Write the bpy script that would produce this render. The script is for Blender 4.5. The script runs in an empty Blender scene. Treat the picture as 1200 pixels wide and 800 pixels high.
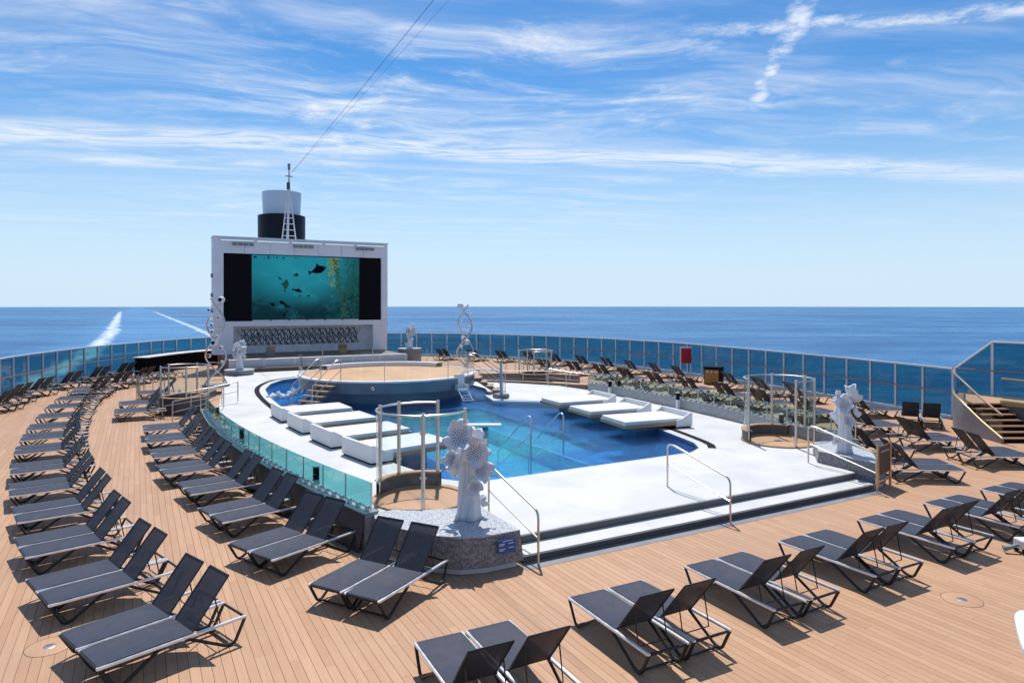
import bpy, bmesh, math, random
from mathutils import Vector, Matrix
from mathutils.geometry import tessellate_polygon
random.seed(7)
sin, cos, PI, rad = math.sin, math.cos, math.pi, math.radians
scene = bpy.context.scene
COL = scene.collection
# ------------------------------------------------------------------ camera
# ship frame: x = athwartships, y = aft along the ship's axis, z = up, deck at z = 0
TH = rad(28.8); TS, TC = sin(TH), cos(TH)
cam = bpy.data.cameras.new('camera'); camo = bpy.data.objects.new('camera', cam); COL.objects.link(camo)
camo.location = (0, 0, 5.0); camo.rotation_euler = (rad(90), 0, -TH)
cam.lens = 24; cam.sensor_width = 36; cam.shift_y = -43/1200; cam.clip_start = .1; cam.clip_end = 60000
scene.camera = camo
# ------------------------------------------------------------------ world, sun, exposure
SUNV = Vector((.25, .57, 1.1)).normalized()
SUN_EL = math.asin(SUNV.z); SUN_AZ = math.atan2(SUNV.x, SUNV.y)
vs = scene.view_settings; vs.view_transform = 'Standard'; vs.look = 'None'; vs.gamma = 1; vs.exposure = 0.08; vs.use_curve_mapping = False

class NT:
    """tiny helper round a node tree"""
    def __init__(s, tree): s.t = tree; s.n = tree.nodes; s.l = tree.links
    def new(s, typ, **kw):
        n = s.n.new(typ)
        for k, v in kw.items(): setattr(n, k, v)
        return n
    def put(s, sock, v):
        if isinstance(v, bpy.types.NodeSocket): s.l.new(v, sock)
        elif v is not None: sock.default_value = v
    def math(s, op, a, b=None, c=None, clamp=False):
        n = s.new('ShaderNodeMath', operation=op); n.use_clamp = clamp
        for i, v in enumerate((a, b, c)): s.put(n.inputs[i], v)
        return n.outputs[0]
    def mix(s, f, a, b, typ='RGBA', blend='MIX'):
        n = s.new('ShaderNodeMix', data_type=typ)
        if typ == 'RGBA': n.blend_type = blend; i = (0, 6, 7); o = 2
        else: i = (0, 2, 3); o = 0
        s.put(n.inputs[i[0]], f); s.put(n.inputs[i[1]], a); s.put(n.inputs[i[2]], b)
        return n.outputs[o]
    def noise(s, vec, scale, detail=4, rough=.5, dist=0, out='Fac'):
        n = s.new('ShaderNodeTexNoise'); s.put(n.inputs['Vector'], vec)
        n.inputs['Scale'].default_value = scale; n.inputs['Detail'].default_value = detail
        n.inputs['Roughness'].default_value = rough; n.inputs['Distortion'].default_value = dist
        return n.outputs[out]
    def sstep(s, v, a, b, c=0., d=1.):
        n = s.new('ShaderNodeMapRange', interpolation_type='SMOOTHSTEP')
        s.put(n.inputs[0], v)
        for i, x in enumerate((a, b, c, d)): n.inputs[i+1].default_value = x
        return n.outputs[0]
    def sep(s, v):
        n = s.new('ShaderNodeSeparateXYZ'); s.put(n.inputs[0], v); return n.outputs
    def comb(s, x, y, z):
        n = s.new('ShaderNodeCombineXYZ')
        for i, v in enumerate((x, y, z)): s.put(n.inputs[i], v)
        return n.outputs[0]

world = bpy.data.worlds.new('World'); scene.world = world; world.use_nodes = True
W = NT(world.node_tree); W.n.clear()
sky = W.new('ShaderNodeTexSky', sky_type='NISHITA'); sky.sun_disc = False
sky.sun_elevation = SUN_EL; sky.sun_rotation = SUN_AZ; sky.altitude = 50; sky.air_density = 1.0; sky.dust_density = 0.3; sky.ozone_density = 2.5
tc = W.new('ShaderNodeTexCoord')
dx, dy, dz = W.sep(tc.outputs['Generated'])
zc = W.math('MAXIMUM', dz, .012)
# plane of the high cloud, axes turned to the ship's beam (streaks run across)
cx = W.math('DIVIDE', W.math('SUBTRACT', W.math('MULTIPLY', dx, TC), W.math('MULTIPLY', dy, TS)), zc)
cy = W.math('DIVIDE', W.math('ADD', W.math('MULTIPLY', dx, TS), W.math('MULTIPLY', dy, TC)), zc)
wrp = W.noise(W.comb(cx, cy, 3.1), .55, 3, .5)
wrp2 = W.noise(W.comb(cx, cy, 7.7), .5, 3, .5)
cxw = W.math('ADD', cx, W.math('MULTIPLY', W.math('SUBTRACT', wrp, .5), 2.2))
cyw = W.math('ADD', W.math('ADD', cy, W.math('MULTIPLY', cx, -.16)), W.math('MULTIPLY', W.math('SUBTRACT', wrp2, .5), 1.1))
streak = W.noise(W.comb(W.math('MULTIPLY', cxw, .55), W.math('MULTIPLY', cyw, 1.9), 0), 1.0, 9, .62, .35)
fine = W.noise(W.comb(W.math('MULTIPLY', cxw, 1.3), W.math('MULTIPLY', cyw, 4.2), 4), 1.6, 8, .66, .6)
big = W.noise(W.comb(W.math('MULTIPLY', cxw, .5), W.math('MULTIPLY', cyw, .8), 9.4), .55, 3, .5)
c1 = W.sstep(W.math('ADD', W.math('MULTIPLY', streak, .75), W.math('MULTIPLY', fine, .35)), .50, .86)
cov = W.sstep(big, .33, .60)
veil = W.math('MULTIPLY', W.sstep(streak, .30, .8), .24)
pn = W.noise(W.comb(W.math('MULTIPLY', cxw, 1.1), W.math('MULTIPLY', cyw, 1.7), 14), 1.5, 11, .68, .25)
patch = W.math('MULTIPLY', W.sstep(pn, .46, .80), W.sstep(W.noise(W.comb(cx, cy, 31), .6, 3, .5), .40, .62, .15, .95))
cl = W.math('ADD', W.math('ADD', W.math('MULTIPLY', W.math('MULTIPLY', c1, cov), .8), W.math('MULTIPLY', patch, .75)), veil)
# more cirrus to one side, clearer sky to the other
side = W.sstep(W.math('ADD', cx, W.math('MULTIPLY', cy, -.15)), -1.0, 1.6, 1.15, .62)
cl = W.math('MULTIPLY', cl, side)
# the long bright band
bl = W.math('SUBTRACT', W.math('SUBTRACT', cy, 4.50), W.math('MULTIPLY', cx, .20))
bl = W.math('ADD', bl, W.math('MULTIPLY', W.math('SUBTRACT', W.noise(W.comb(cx, cy, 1), .9, 6, .6), .5), .9))
band = W.math('MULTIPLY', W.sstep(W.math('ABSOLUTE', bl), .05, .55, 1, 0), W.math('MULTIPLY', W.sstep(fine, .25, .62), .85))
# two contrails
def trail(ax, ay, bx, by, w, seed, gain):
    L = math.hypot(bx-ax, by-ay); tx, ty = (bx-ax)/L, (by-ay)/L
    px = W.math('SUBTRACT', cx, ax); py = W.math('SUBTRACT', cy, ay)
    al = W.math('DIVIDE', W.math('ADD', W.math('MULTIPLY', px, tx), W.math('MULTIPLY', py, ty)), L)
    pe = W.math('SUBTRACT', W.math('MULTIPLY', px, -ty), W.math('MULTIPLY', py, -tx))
    nz = W.noise(W.comb(cx, cy, seed), 3.2, 6, .65)
    pe = W.math('ADD', pe, W.math('MULTIPLY', W.math('SUBTRACT', nz, .5), w*2.4))
    m = W.sstep(W.math('ABSOLUTE', pe), w*.12, w, 1, 0)
    m = W.math('MULTIPLY', m, W.math('MULTIPLY', W.sstep(al, -.12, .12), W.sstep(al, .8, 1.1, 1, 0)))
    tex = W.sstep(W.noise(W.comb(cx, cy, seed+5), 7, 6, .7), .28, .68)
    return W.math('MULTIPLY', W.math('MULTIPLY', m, tex), gain)
t1 = trail(.95, 2.15, 1.25, 3.6, .066, 11, .9)
t2 = trail(.70, 2.50, 2.1, 2.27, .11, 21, .8)
cl = W.math('MAXIMUM', W.math('MAXIMUM', cl, band), W.math('MAXIMUM', t1, t2))
cl = W.math('MULTIPLY', cl, W.sstep(dz, .035, .22))
cl = W.math('MINIMUM', cl, .93)
grade = W.new('ShaderNodeHueSaturation'); grade.inputs['Saturation'].default_value = 1.28
W.put(grade.inputs['Color'], sky.outputs[0])
skyc = W.mix(1.0, grade.outputs[0], (.74, 1.03, 1.16, 1), blend='MULTIPLY')
# pale sea haze low over the horizon
hz = W.sstep(dz, .0, .30, .92, 0)
skyc = W.mix(hz, skyc, (6.2, 7.7, 9.35, 1))
skyf = W.mix(cl, skyc, (8.4, 8.9, 9.6, 1))
bg = W.new('ShaderNodeBackground'); bg.inputs['Strength'].default_value = .10; W.put(bg.inputs['Color'], skyf)
wo = W.new('ShaderNodeOutputWorld'); W.l.new(bg.outputs[0], wo.inputs[0])

sun = bpy.data.lights.new('sun', 'SUN'); sun.energy = 4.4; sun.angle = rad(.53); sun.color = (1, .955, .89)
so = bpy.data.objects.new('sun', sun); COL.objects.link(so); so.rotation_euler = SUNV.to_track_quat('Z', 'Y').to_euler(); so.location = (0, 0, 60)

# ------------------------------------------------------------------ materials
MATS = {}
def mat(name, col, rough=.6, metal=0, spec=.5, var=.0, vscale=3, bump=0, bscale=40, coat=0, ior=None, emit=None):
    if name in MATS: return MATS[name]
    m = bpy.data.materials.new(name); m.use_nodes = True; N = NT(m.node_tree)
    b = N.n['Principled BSDF']; b.inputs['Roughness'].default_value = rough; b.inputs['Metallic'].default_value = metal
    b.inputs['Specular IOR Level'].default_value = spec; b.inputs['Coat Weight'].default_value = coat
    c = (*col, 1); b.inputs['Base Color'].default_value = c
    t = N.new('ShaderNodeTexCoord').outputs['Object']
    if var:
        f = N.sstep(N.noise(t, vscale, 6, .6), .3, .7)
        N.put(b.inputs['Base Color'], N.mix(f, tuple(x*(1-var) for x in col)+(1,), tuple(min(1, x*(1+var)) for x in col)+(1,)))
        N.put(b.inputs['Roughness'], N.mix(f, rough*.85, min(1, rough*1.12), 'FLOAT'))
    if bump:
        bn = N.new('ShaderNodeBump'); bn.inputs['Strength'].default_value = bump; bn.inputs['Distance'].default_value = .01
        N.put(bn.inputs['Height'], N.noise(t, bscale, 5, .6)); N.l.new(bn.outputs[0], b.inputs['Normal'])
    if emit: b.inputs['Emission Color'].default_value = (*emit[:3], 1); b.inputs['Emission Strength'].default_value = emit[3]
    MATS[name] = m; return m

def glass_mat(name, tint, gloss=1.0, rough=0.0):
    m = bpy.data.materials.new(name); m.use_nodes = True; N = NT(m.node_tree); N.n.clear()
    tr = N.new('ShaderNodeBsdfTransparent'); tr.inputs[0].default_value = (*tint, 1)
    gl = N.new('ShaderNodeBsdfGlossy'); gl.inputs['Roughness'].default_value = rough
    lw = N.new('ShaderNodeLayerWeight'); fr = N.math('ADD', N.math('MULTIPLY', N.math('POWER', lw.outputs['Facing'], 4.5), .9), .045)
    mx = N.new('ShaderNodeMixShader'); N.put(mx.inputs[0], N.math('MULTIPLY', fr, gloss))
    N.l.new(tr.outputs[0], mx.inputs[1]); N.l.new(gl.outputs[0], mx.inputs[2])
    o = N.new('ShaderNodeOutputMaterial'); N.l.new(mx.outputs[0], o.inputs[0]); MATS[name] = m; return m

WHITE = mat('white_paint', (.72, .72, .73), .45, var=.03, vscale=2)
FRAMEW = mat('windscreen_paint', (.66, .68, .72), .4, var=.04)
STEEL = mat('brushed_steel', (.62, .58, .53), .32, 1.0)
ALU = mat('lounger_aluminium', (.78, .78, .78), .36, .55, var=.05, vscale=9)
BLACKM = mat('black_powder_coat', (.012, .012, .014), .45, var=.15)
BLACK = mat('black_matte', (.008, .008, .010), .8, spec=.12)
TEAK = mat('teak_trim', (.42, .25, .115), .5, var=.2, vscale=14)
RAILW = mat('handrail_wood', (.36, .13, .06), .4, var=.15, vscale=8)
DGREY = mat('dark_grey_paint', (.075, .08, .09), .5, var=.12, vscale=5)
MGREY = mat('mid_grey_paint', (.22, .225, .24), .55, var=.08, vscale=3)
RISER = mat('riser_grey', (.10, .10, .10), .6, var=.15, vscale=6)
STONEW = mat('white_composite_floor', (.60, .595, .58), .55, var=.07, vscale=.7, bump=.15, bscale=60)
CUSHION = mat('white_vinyl_cushion', (.72, .72, .72), .5, var=.02, vscale=6, bump=.1, bscale=20)
SCULPT = mat('white_sculpture_resin', (.68, .69, .72), .55, var=.06, vscale=9, bump=.5, bscale=55)
SCSHADE = mat('sculpture_hole_shade', (.10, .12, .17), .7)  # bluish dark colour paints the shade inside the flower holes
RED = mat('red_paint', (.42, .008, .02), .45, var=.08)
BROWN = mat('brown_laminate', (.30, .155, .035), .45, var=.12, vscale=6)
DBROWN = mat('menu_board_brown', (.085, .05, .035), .55, var=.2, vscale=7)
CURTAIN = mat('black_curtain', (.006, .006, .008), .9, spec=.1, var=.3, vscale=6)
BLUE = mat('blue_sign', (.01, .08, .30), .4)
CYAN = mat('machine_blue', (.05, .25, .55), .4)
GLASSF = glass_mat('fence_glass', (.42, .75, .77), 1.0)
GLASSG = glass_mat('fence_glass_pale', (.74, .87, .85), 1.0)
GLASSC = glass_mat('clear_glass', (.93, .965, .955), .9)
GLASSW = glass_mat('windscreen_glass', (.34, .57, .61), .6)

def mosaic_mat(name, c0, c1, size, rough=.35):
    m = bpy.data.materials.new(name); m.use_nodes = True; N = NT(m.node_tree); b = N.n['Principled BSDF']
    t = N.new('ShaderNodeTexCoord').outputs['Object']; x, y, z = N.sep(t)
    nrm = N.sep(N.new('ShaderNodeNewGeometry').outputs['True Normal'])
    flat = N.math('GREATER_THAN', N.math('ABSOLUTE', nrm[2]), .7)
    a = N.mix(flat, N.math('SUBTRACT', N.math('MULTIPLY', y, nrm[0]), N.math('MULTIPLY', x, nrm[1])), x, 'FLOAT'); c = N.mix(flat, z, y, 'FLOAT')
    cell = N.comb(N.math('FLOOR', N.math('DIVIDE', a, size)), N.math('FLOOR', N.math('DIVIDE', c, size)), flat)
    wn = N.new('ShaderNodeTexWhiteNoise', noise_dimensions='3D'); N.put(wn.inputs[0], cell)
    fa = N.math('ABSOLUTE', N.math('SUBTRACT', N.math('FRACT', N.math('DIVIDE', a, size)), .5))
    fc = N.math('ABSOLUTE', N.math('SUBTRACT', N.math('FRACT', N.math('DIVIDE', c, size)), .5))
    j = N.sstep(N.math('MAXIMUM', fa, fc), .42, .47)
    colr = N.mix(wn.outputs[0], (*c0, 1), (*c1, 1)); colr = N.mix(j, colr, tuple(.5*(p+q)*.55 for p, q in zip(c0, c1))+(1,))
    N.put(b.inputs['Base Color'], colr); N.put(b.inputs['Roughness'], N.mix(j, rough, .8, 'FLOAT'))
    bn = N.new('ShaderNodeBump'); bn.inputs['Strength'].default_value = .4; bn.inputs['Distance'].default_value = .004
    N.put(bn.inputs['Height'], N.math('SUBTRACT', wn.outputs[0], N.math('MULTIPLY', j, 2))); N.l.new(bn.outputs[0], b.inputs['Normal'])
    MATS[name] = m; return m
MOSAIC = mosaic_mat('grey_mosaic', (.11, .11, .12), (.34, .34, .35), .03)
FMOS = mosaic_mat('fence_mosaic', (.30, .31, .32), (.42, .43, .44), .06)
CLAD = mat('charcoal_cladding', (.045, .05, .066), .45, var=.1, vscale=4)
MOSTOP = mosaic_mat('pale_mosaic', (.30, .31, .33), (.75, .75, .76), .03)
POOLT = mosaic_mat('blue_pool_mosaic', (.015, .23, .66), (.03, .31, .76), .06)
POOLL = mosaic_mat('turquoise_pool_mosaic', (.06, .56, .68), (.10, .68, .78), .06)
ISLT = mat('stage_wall_blue_grey', (.13, .17, .21), .35, var=.12, vscale=1.2)

def plank_mat():
    m = bpy.data.materials.new('teak_deck_plank'); m.use_nodes = True; N = NT(m.node_tree); b = N.n['Principled BSDF']
    g = N.new('ShaderNodeNewGeometry'); oi = N.new('ShaderNodeObjectInfo')
    r = N.math('FRACT', N.math('ADD', g.outputs['Random Per Island'], oi.outputs['Random']))
    pos = g.outputs['Position']; x, y, z = N.sep(pos)
    grain = N.noise(N.comb(N.math('MULTIPLY', x, 26), N.math('MULTIPLY', y, 1.1), r), 1.0, 6, .6, .2)
    stain = N.sstep(N.noise(pos, .33, 5, .6), .35, .72)
    spot = N.sstep(N.noise(pos, 1.9, 6, .65), .42, .75)
    c = N.mix(r, (.46, .260, .145, 1), (.55, .330, .195, 1))
    c = N.mix(N.math('MULTIPLY', N.sstep(grain, .35, .7), .45), c, (.40, .21, .105, 1))
    c = N.mix(N.math('MULTIPLY', stain, .28), c, (.40, .235, .14, 1))
    c = N.mix(N.math('MULTIPLY', spot, .16), c, (.56, .36, .22, 1))
    N.put(b.inputs['Base Color'], c); N.put(b.inputs['Roughness'], N.mix(stain, .62, .48, 'FLOAT'))
    b.inputs['Specular IOR Level'].default_value = .35
    bn = N.new('ShaderNodeBump'); bn.inputs['Strength'].default_value = .25; bn.inputs['Distance'].default_value = .004
    N.put(bn.inputs['Height'], grain); N.l.new(bn.outputs[0], b.inputs['Normal']); return m
PLANK = plank_mat()
CAULK = mat('black_deck_caulk', (.022, .019, .017), .8)

def fabric_mat(name, c, tr):
    m = bpy.data.materials.new(name); m.use_nodes = True; N = NT(m.node_tree); b = N.n['Principled BSDF']
    t = N.new('ShaderNodeTexCoord').outputs['Object']; oi = N.new('ShaderNodeObjectInfo').outputs['Random']
    f = N.sstep(N.noise(t, 5, 6, .65), .3, .72)
    col = N.mix(f, (*c, 1), tuple(k*1.35+.006 for k in c)+(1,))
    N.put(b.inputs['Base Color'], N.mix(N.math('MULTIPLY', oi, .30), col, (.040, .046, .064, 1)))
    b.inputs['Roughness'].default_value = .62; b.inputs['Specular IOR Level'].default_value = .35
    wv = N.noise(t, 260, 2, .5); bn = N.new('ShaderNodeBump'); bn.inputs['Strength'].default_value = .25; bn.inputs['Distance'].default_value = .003
    N.put(bn.inputs['Height'], wv); N.l.new(bn.outputs[0], b.inputs['Normal'])
    tb = N.new('ShaderNodeBsdfTransparent'); mx = N.new('ShaderNodeMixShader'); mx.inputs[0].default_value = tr
    N.l.new(b.outputs[0], mx.inputs[1]); N.l.new(tb.outputs[0], mx.inputs[2]); N.l.new(mx.outputs[0], N.n['Material Output'].inputs[0])
    MATS[name] = m; return m
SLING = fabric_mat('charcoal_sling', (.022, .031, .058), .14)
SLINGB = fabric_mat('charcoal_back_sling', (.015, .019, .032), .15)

def water_mat():
    m = bpy.data.materials.new('pool_water'); m.use_nodes = True; N = NT(m.node_tree); N.n.clear()
    pos = N.new('ShaderNodeNewGeometry').outputs['Position']
    px_, py_, pz_ = N.sep(pos); wv = N.comb(N.math('SUBTRACT', N.math('MULTIPLY', px_, TC), N.math('MULTIPLY', py_, TS)), N.math('MULTIPLY', N.math('ADD', N.math('MULTIPLY', px_, TS), N.math('MULTIPLY', py_, TC)), 1.5), pz_)
    h = N.math('ADD', N.math('MULTIPLY', N.noise(wv, .9, 3, .5, .8), .8), N.math('MULTIPLY', N.noise(wv, 3.4, 4, .55, 1.0), .45))
    bn = N.new('ShaderNodeBump'); bn.inputs['Strength'].default_value = .9; bn.inputs['Distance'].default_value = .085; N.put(bn.inputs['Height'], h)
    tr = N.new('ShaderNodeBsdfTransparent'); tr.inputs[0].default_value = (.62, .91, .98, 1)
    rf = N.new('ShaderNodeBsdfRefraction'); rf.inputs[0].default_value = (.62, .91, .98, 1); rf.inputs['IOR'].default_value = 1.33; rf.inputs['Roughness'].default_value = 0
    gl = N.new('ShaderNodeBsdfGlossy'); gl.inputs['Roughness'].default_value = .03
    N.l.new(bn.outputs[0], rf.inputs['Normal']); N.l.new(bn.outputs[0], gl.inputs['Normal'])
    m1 = N.new('ShaderNodeMixShader'); m1.inputs[0].default_value = .45; N.l.new(tr.outputs[0], m1.inputs[1]); N.l.new(rf.outputs[0], m1.inputs[2])
    fr = N.new('ShaderNodeFresnel'); fr.inputs[0].default_value = 1.33; N.l.new(bn.outputs[0], fr.inputs['Normal'])
    m2 = N.new('ShaderNodeMixShader'); N.put(m2.inputs[0], N.math('MULTIPLY', fr.outputs[0], .75)); N.l.new(m1.outputs[0], m2.inputs[1]); N.l.new(gl.outputs[0], m2.inputs[2])
    o = N.new('ShaderNodeOutputMaterial'); N.l.new(m2.outputs[0], o.inputs[0]); return m
WATER = water_mat()

def sea_mat():
    m = bpy.data.materials.new('sea_water'); m.use_nodes = True; N = NT(m.node_tree); b = N.n['Principled BSDF']
    pos = N.new('ShaderNodeNewGeometry').outputs['Position']; x, y, z = N.sep(pos)
    xr = N.math('SUBTRACT', N.math('MULTIPLY', x, TC), N.math('MULTIPLY', y, TS)); yr = N.math('ADD', N.math('MULTIPLY', x, TS), N.math('MULTIPLY', y, TC))
    slick = N.noise(N.comb(N.math('MULTIPLY', xr, .0011), N.math('MULTIPLY', yr, .0024), 0), 1.0, 9, .68, .6)
    slick2 = N.noise(N.comb(N.math('MULTIPLY', xr, .009), N.math('MULTIPLY', yr, .016), 2), 1.0, 7, .68, .4)
    f = N.sstep(N.math('ADD', N.math('MULTIPLY', slick, .65), N.math('MULTIPLY', slick2, .35)), .38, .64)
    c = N.mix(f, (.0025, .082, .235, 1), (.022, .175, .385, 1))
    # wake foam: two lines astern, opening slowly
    def foam(x0, k, y0, w):
        xc = N.math('ADD', N.math('ADD', x0, N.math('MULTIPLY', N.math('SUBTRACT', y, y0), k)), N.math('MULTIPLY', N.math('SINE', N.math('DIVIDE', 900., N.math('MAXIMUM', N.math('MULTIPLY', y, .35), 100))), 12))
        wob = N.math('MULTIPLY', N.math('SUBTRACT', N.noise(N.comb(N.math('MULTIPLY', x, .02), N.math('MULTIPLY', y, .006), 5), 1, 7, .7), .5), w*3)
        d = N.math('ABSOLUTE', N.math('ADD', N.math('SUBTRACT', x, xc), wob))
        mm = N.sstep(d, w*.25, w*1.2, 1, 0)
        return N.math('MULTIPLY', mm, N.math('MULTIPLY', N.sstep(N.noise(N.comb(N.math('MULTIPLY', x, .06), N.math('MULTIPLY', y, .02), 8), 1, 6, .7), .30, .56), N.sstep(y, 4300, 6500, 1, 0)))
    fm = N.math('MAXIMUM', foam(-50, -.013, 1200, 13.), N.math('MULTIPLY', foam(97, .002, 1200, 8.), .9))
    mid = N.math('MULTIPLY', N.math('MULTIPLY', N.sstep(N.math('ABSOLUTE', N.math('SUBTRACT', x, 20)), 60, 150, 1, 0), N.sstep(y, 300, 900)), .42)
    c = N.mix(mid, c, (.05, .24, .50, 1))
    c = N.mix(fm, c, (.72, .78, .82, 1)); N.put(b.inputs['Base Color'], c)
    N.put(b.inputs['Roughness'], N.mix(f, .32, .24, 'FLOAT')); b.inputs['IOR'].default_value = 1.33
    b.inputs['Specular IOR Level'].default_value = .17
    h = N.math('ADD', N.math('MULTIPLY', N.noise(pos, .045, 6, .6, .3), 3.0), N.math('MULTIPLY', N.noise(pos, .35, 4, .6), .5))
    bn = N.new('ShaderNodeBump'); bn.inputs['Strength'].default_value = .75; bn.inputs['Distance'].default_value = 1.6
    N.put(bn.inputs['Height'], h); N.l.new(bn.outputs[0], b.inputs['Normal']); return m
SEA = sea_mat()

# ------------------------------------------------------------------ mesh helpers
class MB:
    def __init__(s): s.v = []; s.f = []; s.m = []
    def add(s, vs_, fs, m=0):
        o = len(s.v); s.v += [tuple(v) for v in vs_]; s.f += [tuple(i+o for i in f) for f in fs]; s.m += [m]*len(fs); return s
    def box(s, x0, x1, y0, y1, z0, z1, m=0, M=None):
        vs_ = [Vector((x, y, z)) for z in (z0, z1) for y in (y0, y1) for x in (x0, x1)]
        if M: vs_ = [M @ v for v in vs_]
        return s.add(vs_, [(0, 2, 3, 1), (4, 5, 7, 6), (0, 1, 5, 4), (2, 6, 7, 3), (0, 4, 6, 2), (1, 3, 7, 5)], m)
    def tube(s, pts, r, n=8, m=0, closed=False, caps=True):
        pts = [Vector(p) for p in pts]; k = len(pts); rr = r if isinstance(r, (list, tuple)) else [r]*k
        rings = []; up = None
        for i, p in enumerate(pts):
            a = pts[i-1] if (i > 0 or closed) else p; b = pts[(i+1) % k] if (i < k-1 or closed) else p
            t = (b-a).normalized()
            if up is None: up = Vector((0, 0, 1)) if abs(t.z) < .9 else Vector((1, 0, 0))
            sd = t.cross(up)
            if sd.length < 1e-4: sd = t.cross(Vector((.3, 1, .2)))
            sd.normalize(); u2 = sd.cross(t).normalized(); up = u2
            rings.append([p + (sd*cos(2*PI*j/n) + u2*sin(2*PI*j/n))*rr[i] for j in range(n)])
        vs_ = [v for q in rings for v in q]; fs = []
        for i in range(k if closed else k-1):
            a = i*n; b = ((i+1) % k)*n
            for j in range(n): fs.append((a+j, a+(j+1) % n, b+(j+1) % n, b+j))
        if caps and not closed: fs += [tuple(range(n-1, -1, -1)), tuple((k-1)*n+j for j in range(n))]
        return s.add(vs_, fs, m)
    def prism(s, poly, z0, z1, holes=(), m=0, top=True, bottom=True, side=True, mtop=None, flare=0):
        loops = [list(poly)]+[list(h) for h in holes]
        flat = [p for l in loops for p in l]; n = len(flat)
        tris = tessellate_polygon([[Vector((p[0], p[1], 0)) for p in l] for l in loops])
        vs_ = [(p[0], p[1], z0) for p in flat]+[(p[0], p[1], z1) for p in flat]
        if flare:
            c = Vector((sum(p[0] for p in poly)/len(poly), sum(p[1] for p in poly)/len(poly)))
            for i, p in enumerate(flat):
                d = Vector((p[0], p[1]))-c; d = d.normalized()*flare; vs_[i] = (p[0]+d.x, p[1]+d.y, z0)
        up = []; dn = []
        for t in tris:
            a, b, c = [Vector((flat[i][0], flat[i][1], 0)) for i in t]
            tt = t if (b-a).cross(c-a).z > 0 else t[::-1]
            up.append(tuple(i+n for i in tt)); dn.append(tuple(tt[::-1]))
        if top: s.add(vs_, up, m if mtop is None else mtop)
        if bottom: s.add(vs_, dn, m)
        if side:
            o = 0; sf = []
            for li, l in enumerate(loops):
                k = len(l); area = sum(l[i][0]*l[(i+1) % k][1]-l[(i+1) % k][0]*l[i][1] for i in range(k))
                ccw = (area > 0) == (li == 0)
                for i in range(k):
                    a, b = o+i, o+(i+1) % k
                    q = (a, b, b+n, a+n); sf.append(q if ccw else q[::-1])
                o += k
            s.add(vs_, sf, m)
        return s
    def lathe(s, prof, n=24, m=0, c=(0, 0), a0=0, a1=2*PI):
        full = abs(a1-a0-2*PI) < 1e-6; k = n if full else n+1; vs_ = []; fs = []
        for r, z in prof:
            for j in range(k):
                a = a0+(a1-a0)*j/n; vs_.append((c[0]+r*cos(a), c[1]+r*sin(a), z))
        for i in range(len(prof)-1):
            for j in range(n):
                a = i*k+j; b = i*k+(j+1) % k; fs.append((a, b, b+k, a+k))
        return s.add(vs_, fs, m)
    def ball(s, c, r, n=10, m=0, sc=(1, 1, 1)):
        vs_ = []; fs = []; k = n//2
        for i in range(k+1):
            ph = PI*i/k
            for j in range(n):
                a = 2*PI*j/n; vs_.append((c[0]+r*sc[0]*sin(ph)*cos(a), c[1]+r*sc[1]*sin(ph)*sin(a), c[2]+r*sc[2]*cos(ph)))
        for i in range(k):
            for j in range(n): fs.append((i*n+j, (i+1)*n+j, (i+1)*n+(j+1) % n, i*n+(j+1) % n))
        return s.add(vs_, fs, m)
    def strip(s, path, half, z0, z1, m=0, mtop=None):
        """a wall of even thickness along a plan path"""
        L = []; R = []
        for i, p in enumerate(path):
            a = Vector(path[max(0, i-1)][:2]); b = Vector(path[min(len(path)-1, i+1)][:2]); t = (b-a).normalized(); nn = Vector((-t.y, t.x))*half
            L.append((p[0]+nn.x, p[1]+nn.y)); R.append((p[0]-nn.x, p[1]-nn.y))
        return s.prism(R+L[::-1], z0, z1, m=m, mtop=mtop)
    def mesh(s, name, mats, smooth=False, merge=False):
        me = bpy.data.meshes.new(name); me.from_pydata(s.v, [], s.f)
        if not isinstance(mats, (list, tuple)): mats = [mats]
        for q in mats: me.materials.append(q)
        me.polygons.foreach_set('material_index', s.m)
        if merge:
            bm = bmesh.new(); bm.from_mesh(me); bmesh.ops.remove_doubles(bm, verts=bm.verts, dist=1e-5)
            bmesh.ops.recalc_face_normals(bm, faces=bm.faces); bm.to_mesh(me); bm.free()
        if smooth:
            me.polygons.foreach_set('use_smooth', [True]*len(me.polygons))
            if smooth != 'all': me.set_sharp_from_angle(angle=rad(40))
        me.update(); return me
    def build(s, name, mats, parent=None, smooth=False, loc=None, rz=0, merge=False):
        o = bpy.data.objects.new(name, s.mesh(name, mats, smooth, merge)); COL.objects.link(o)
        if parent: o.parent = parent
        if loc: o.location = loc
        if rz: o.rotation_euler.z = rz
        return o
def tag(o, label, cat=None, group=None, kind=None):
    if label: o['label'] = label
    if cat: o['category'] = cat
    if group: o['group'] = group
    if kind: o['kind'] = kind
    return o
def empty(name, loc=(0, 0, 0), rz=0):
    o = bpy.data.objects.new(name, None); COL.objects.link(o); o.location = loc; o.rotation_euler.z = rz; o.empty_display_size = .2; return o
def copy_tree(o, parent=None):
    c = o.copy(); COL.objects.link(c)
    if parent: c.parent = parent
    for ch in o.children: copy_tree(ch, c)
    return c
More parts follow.
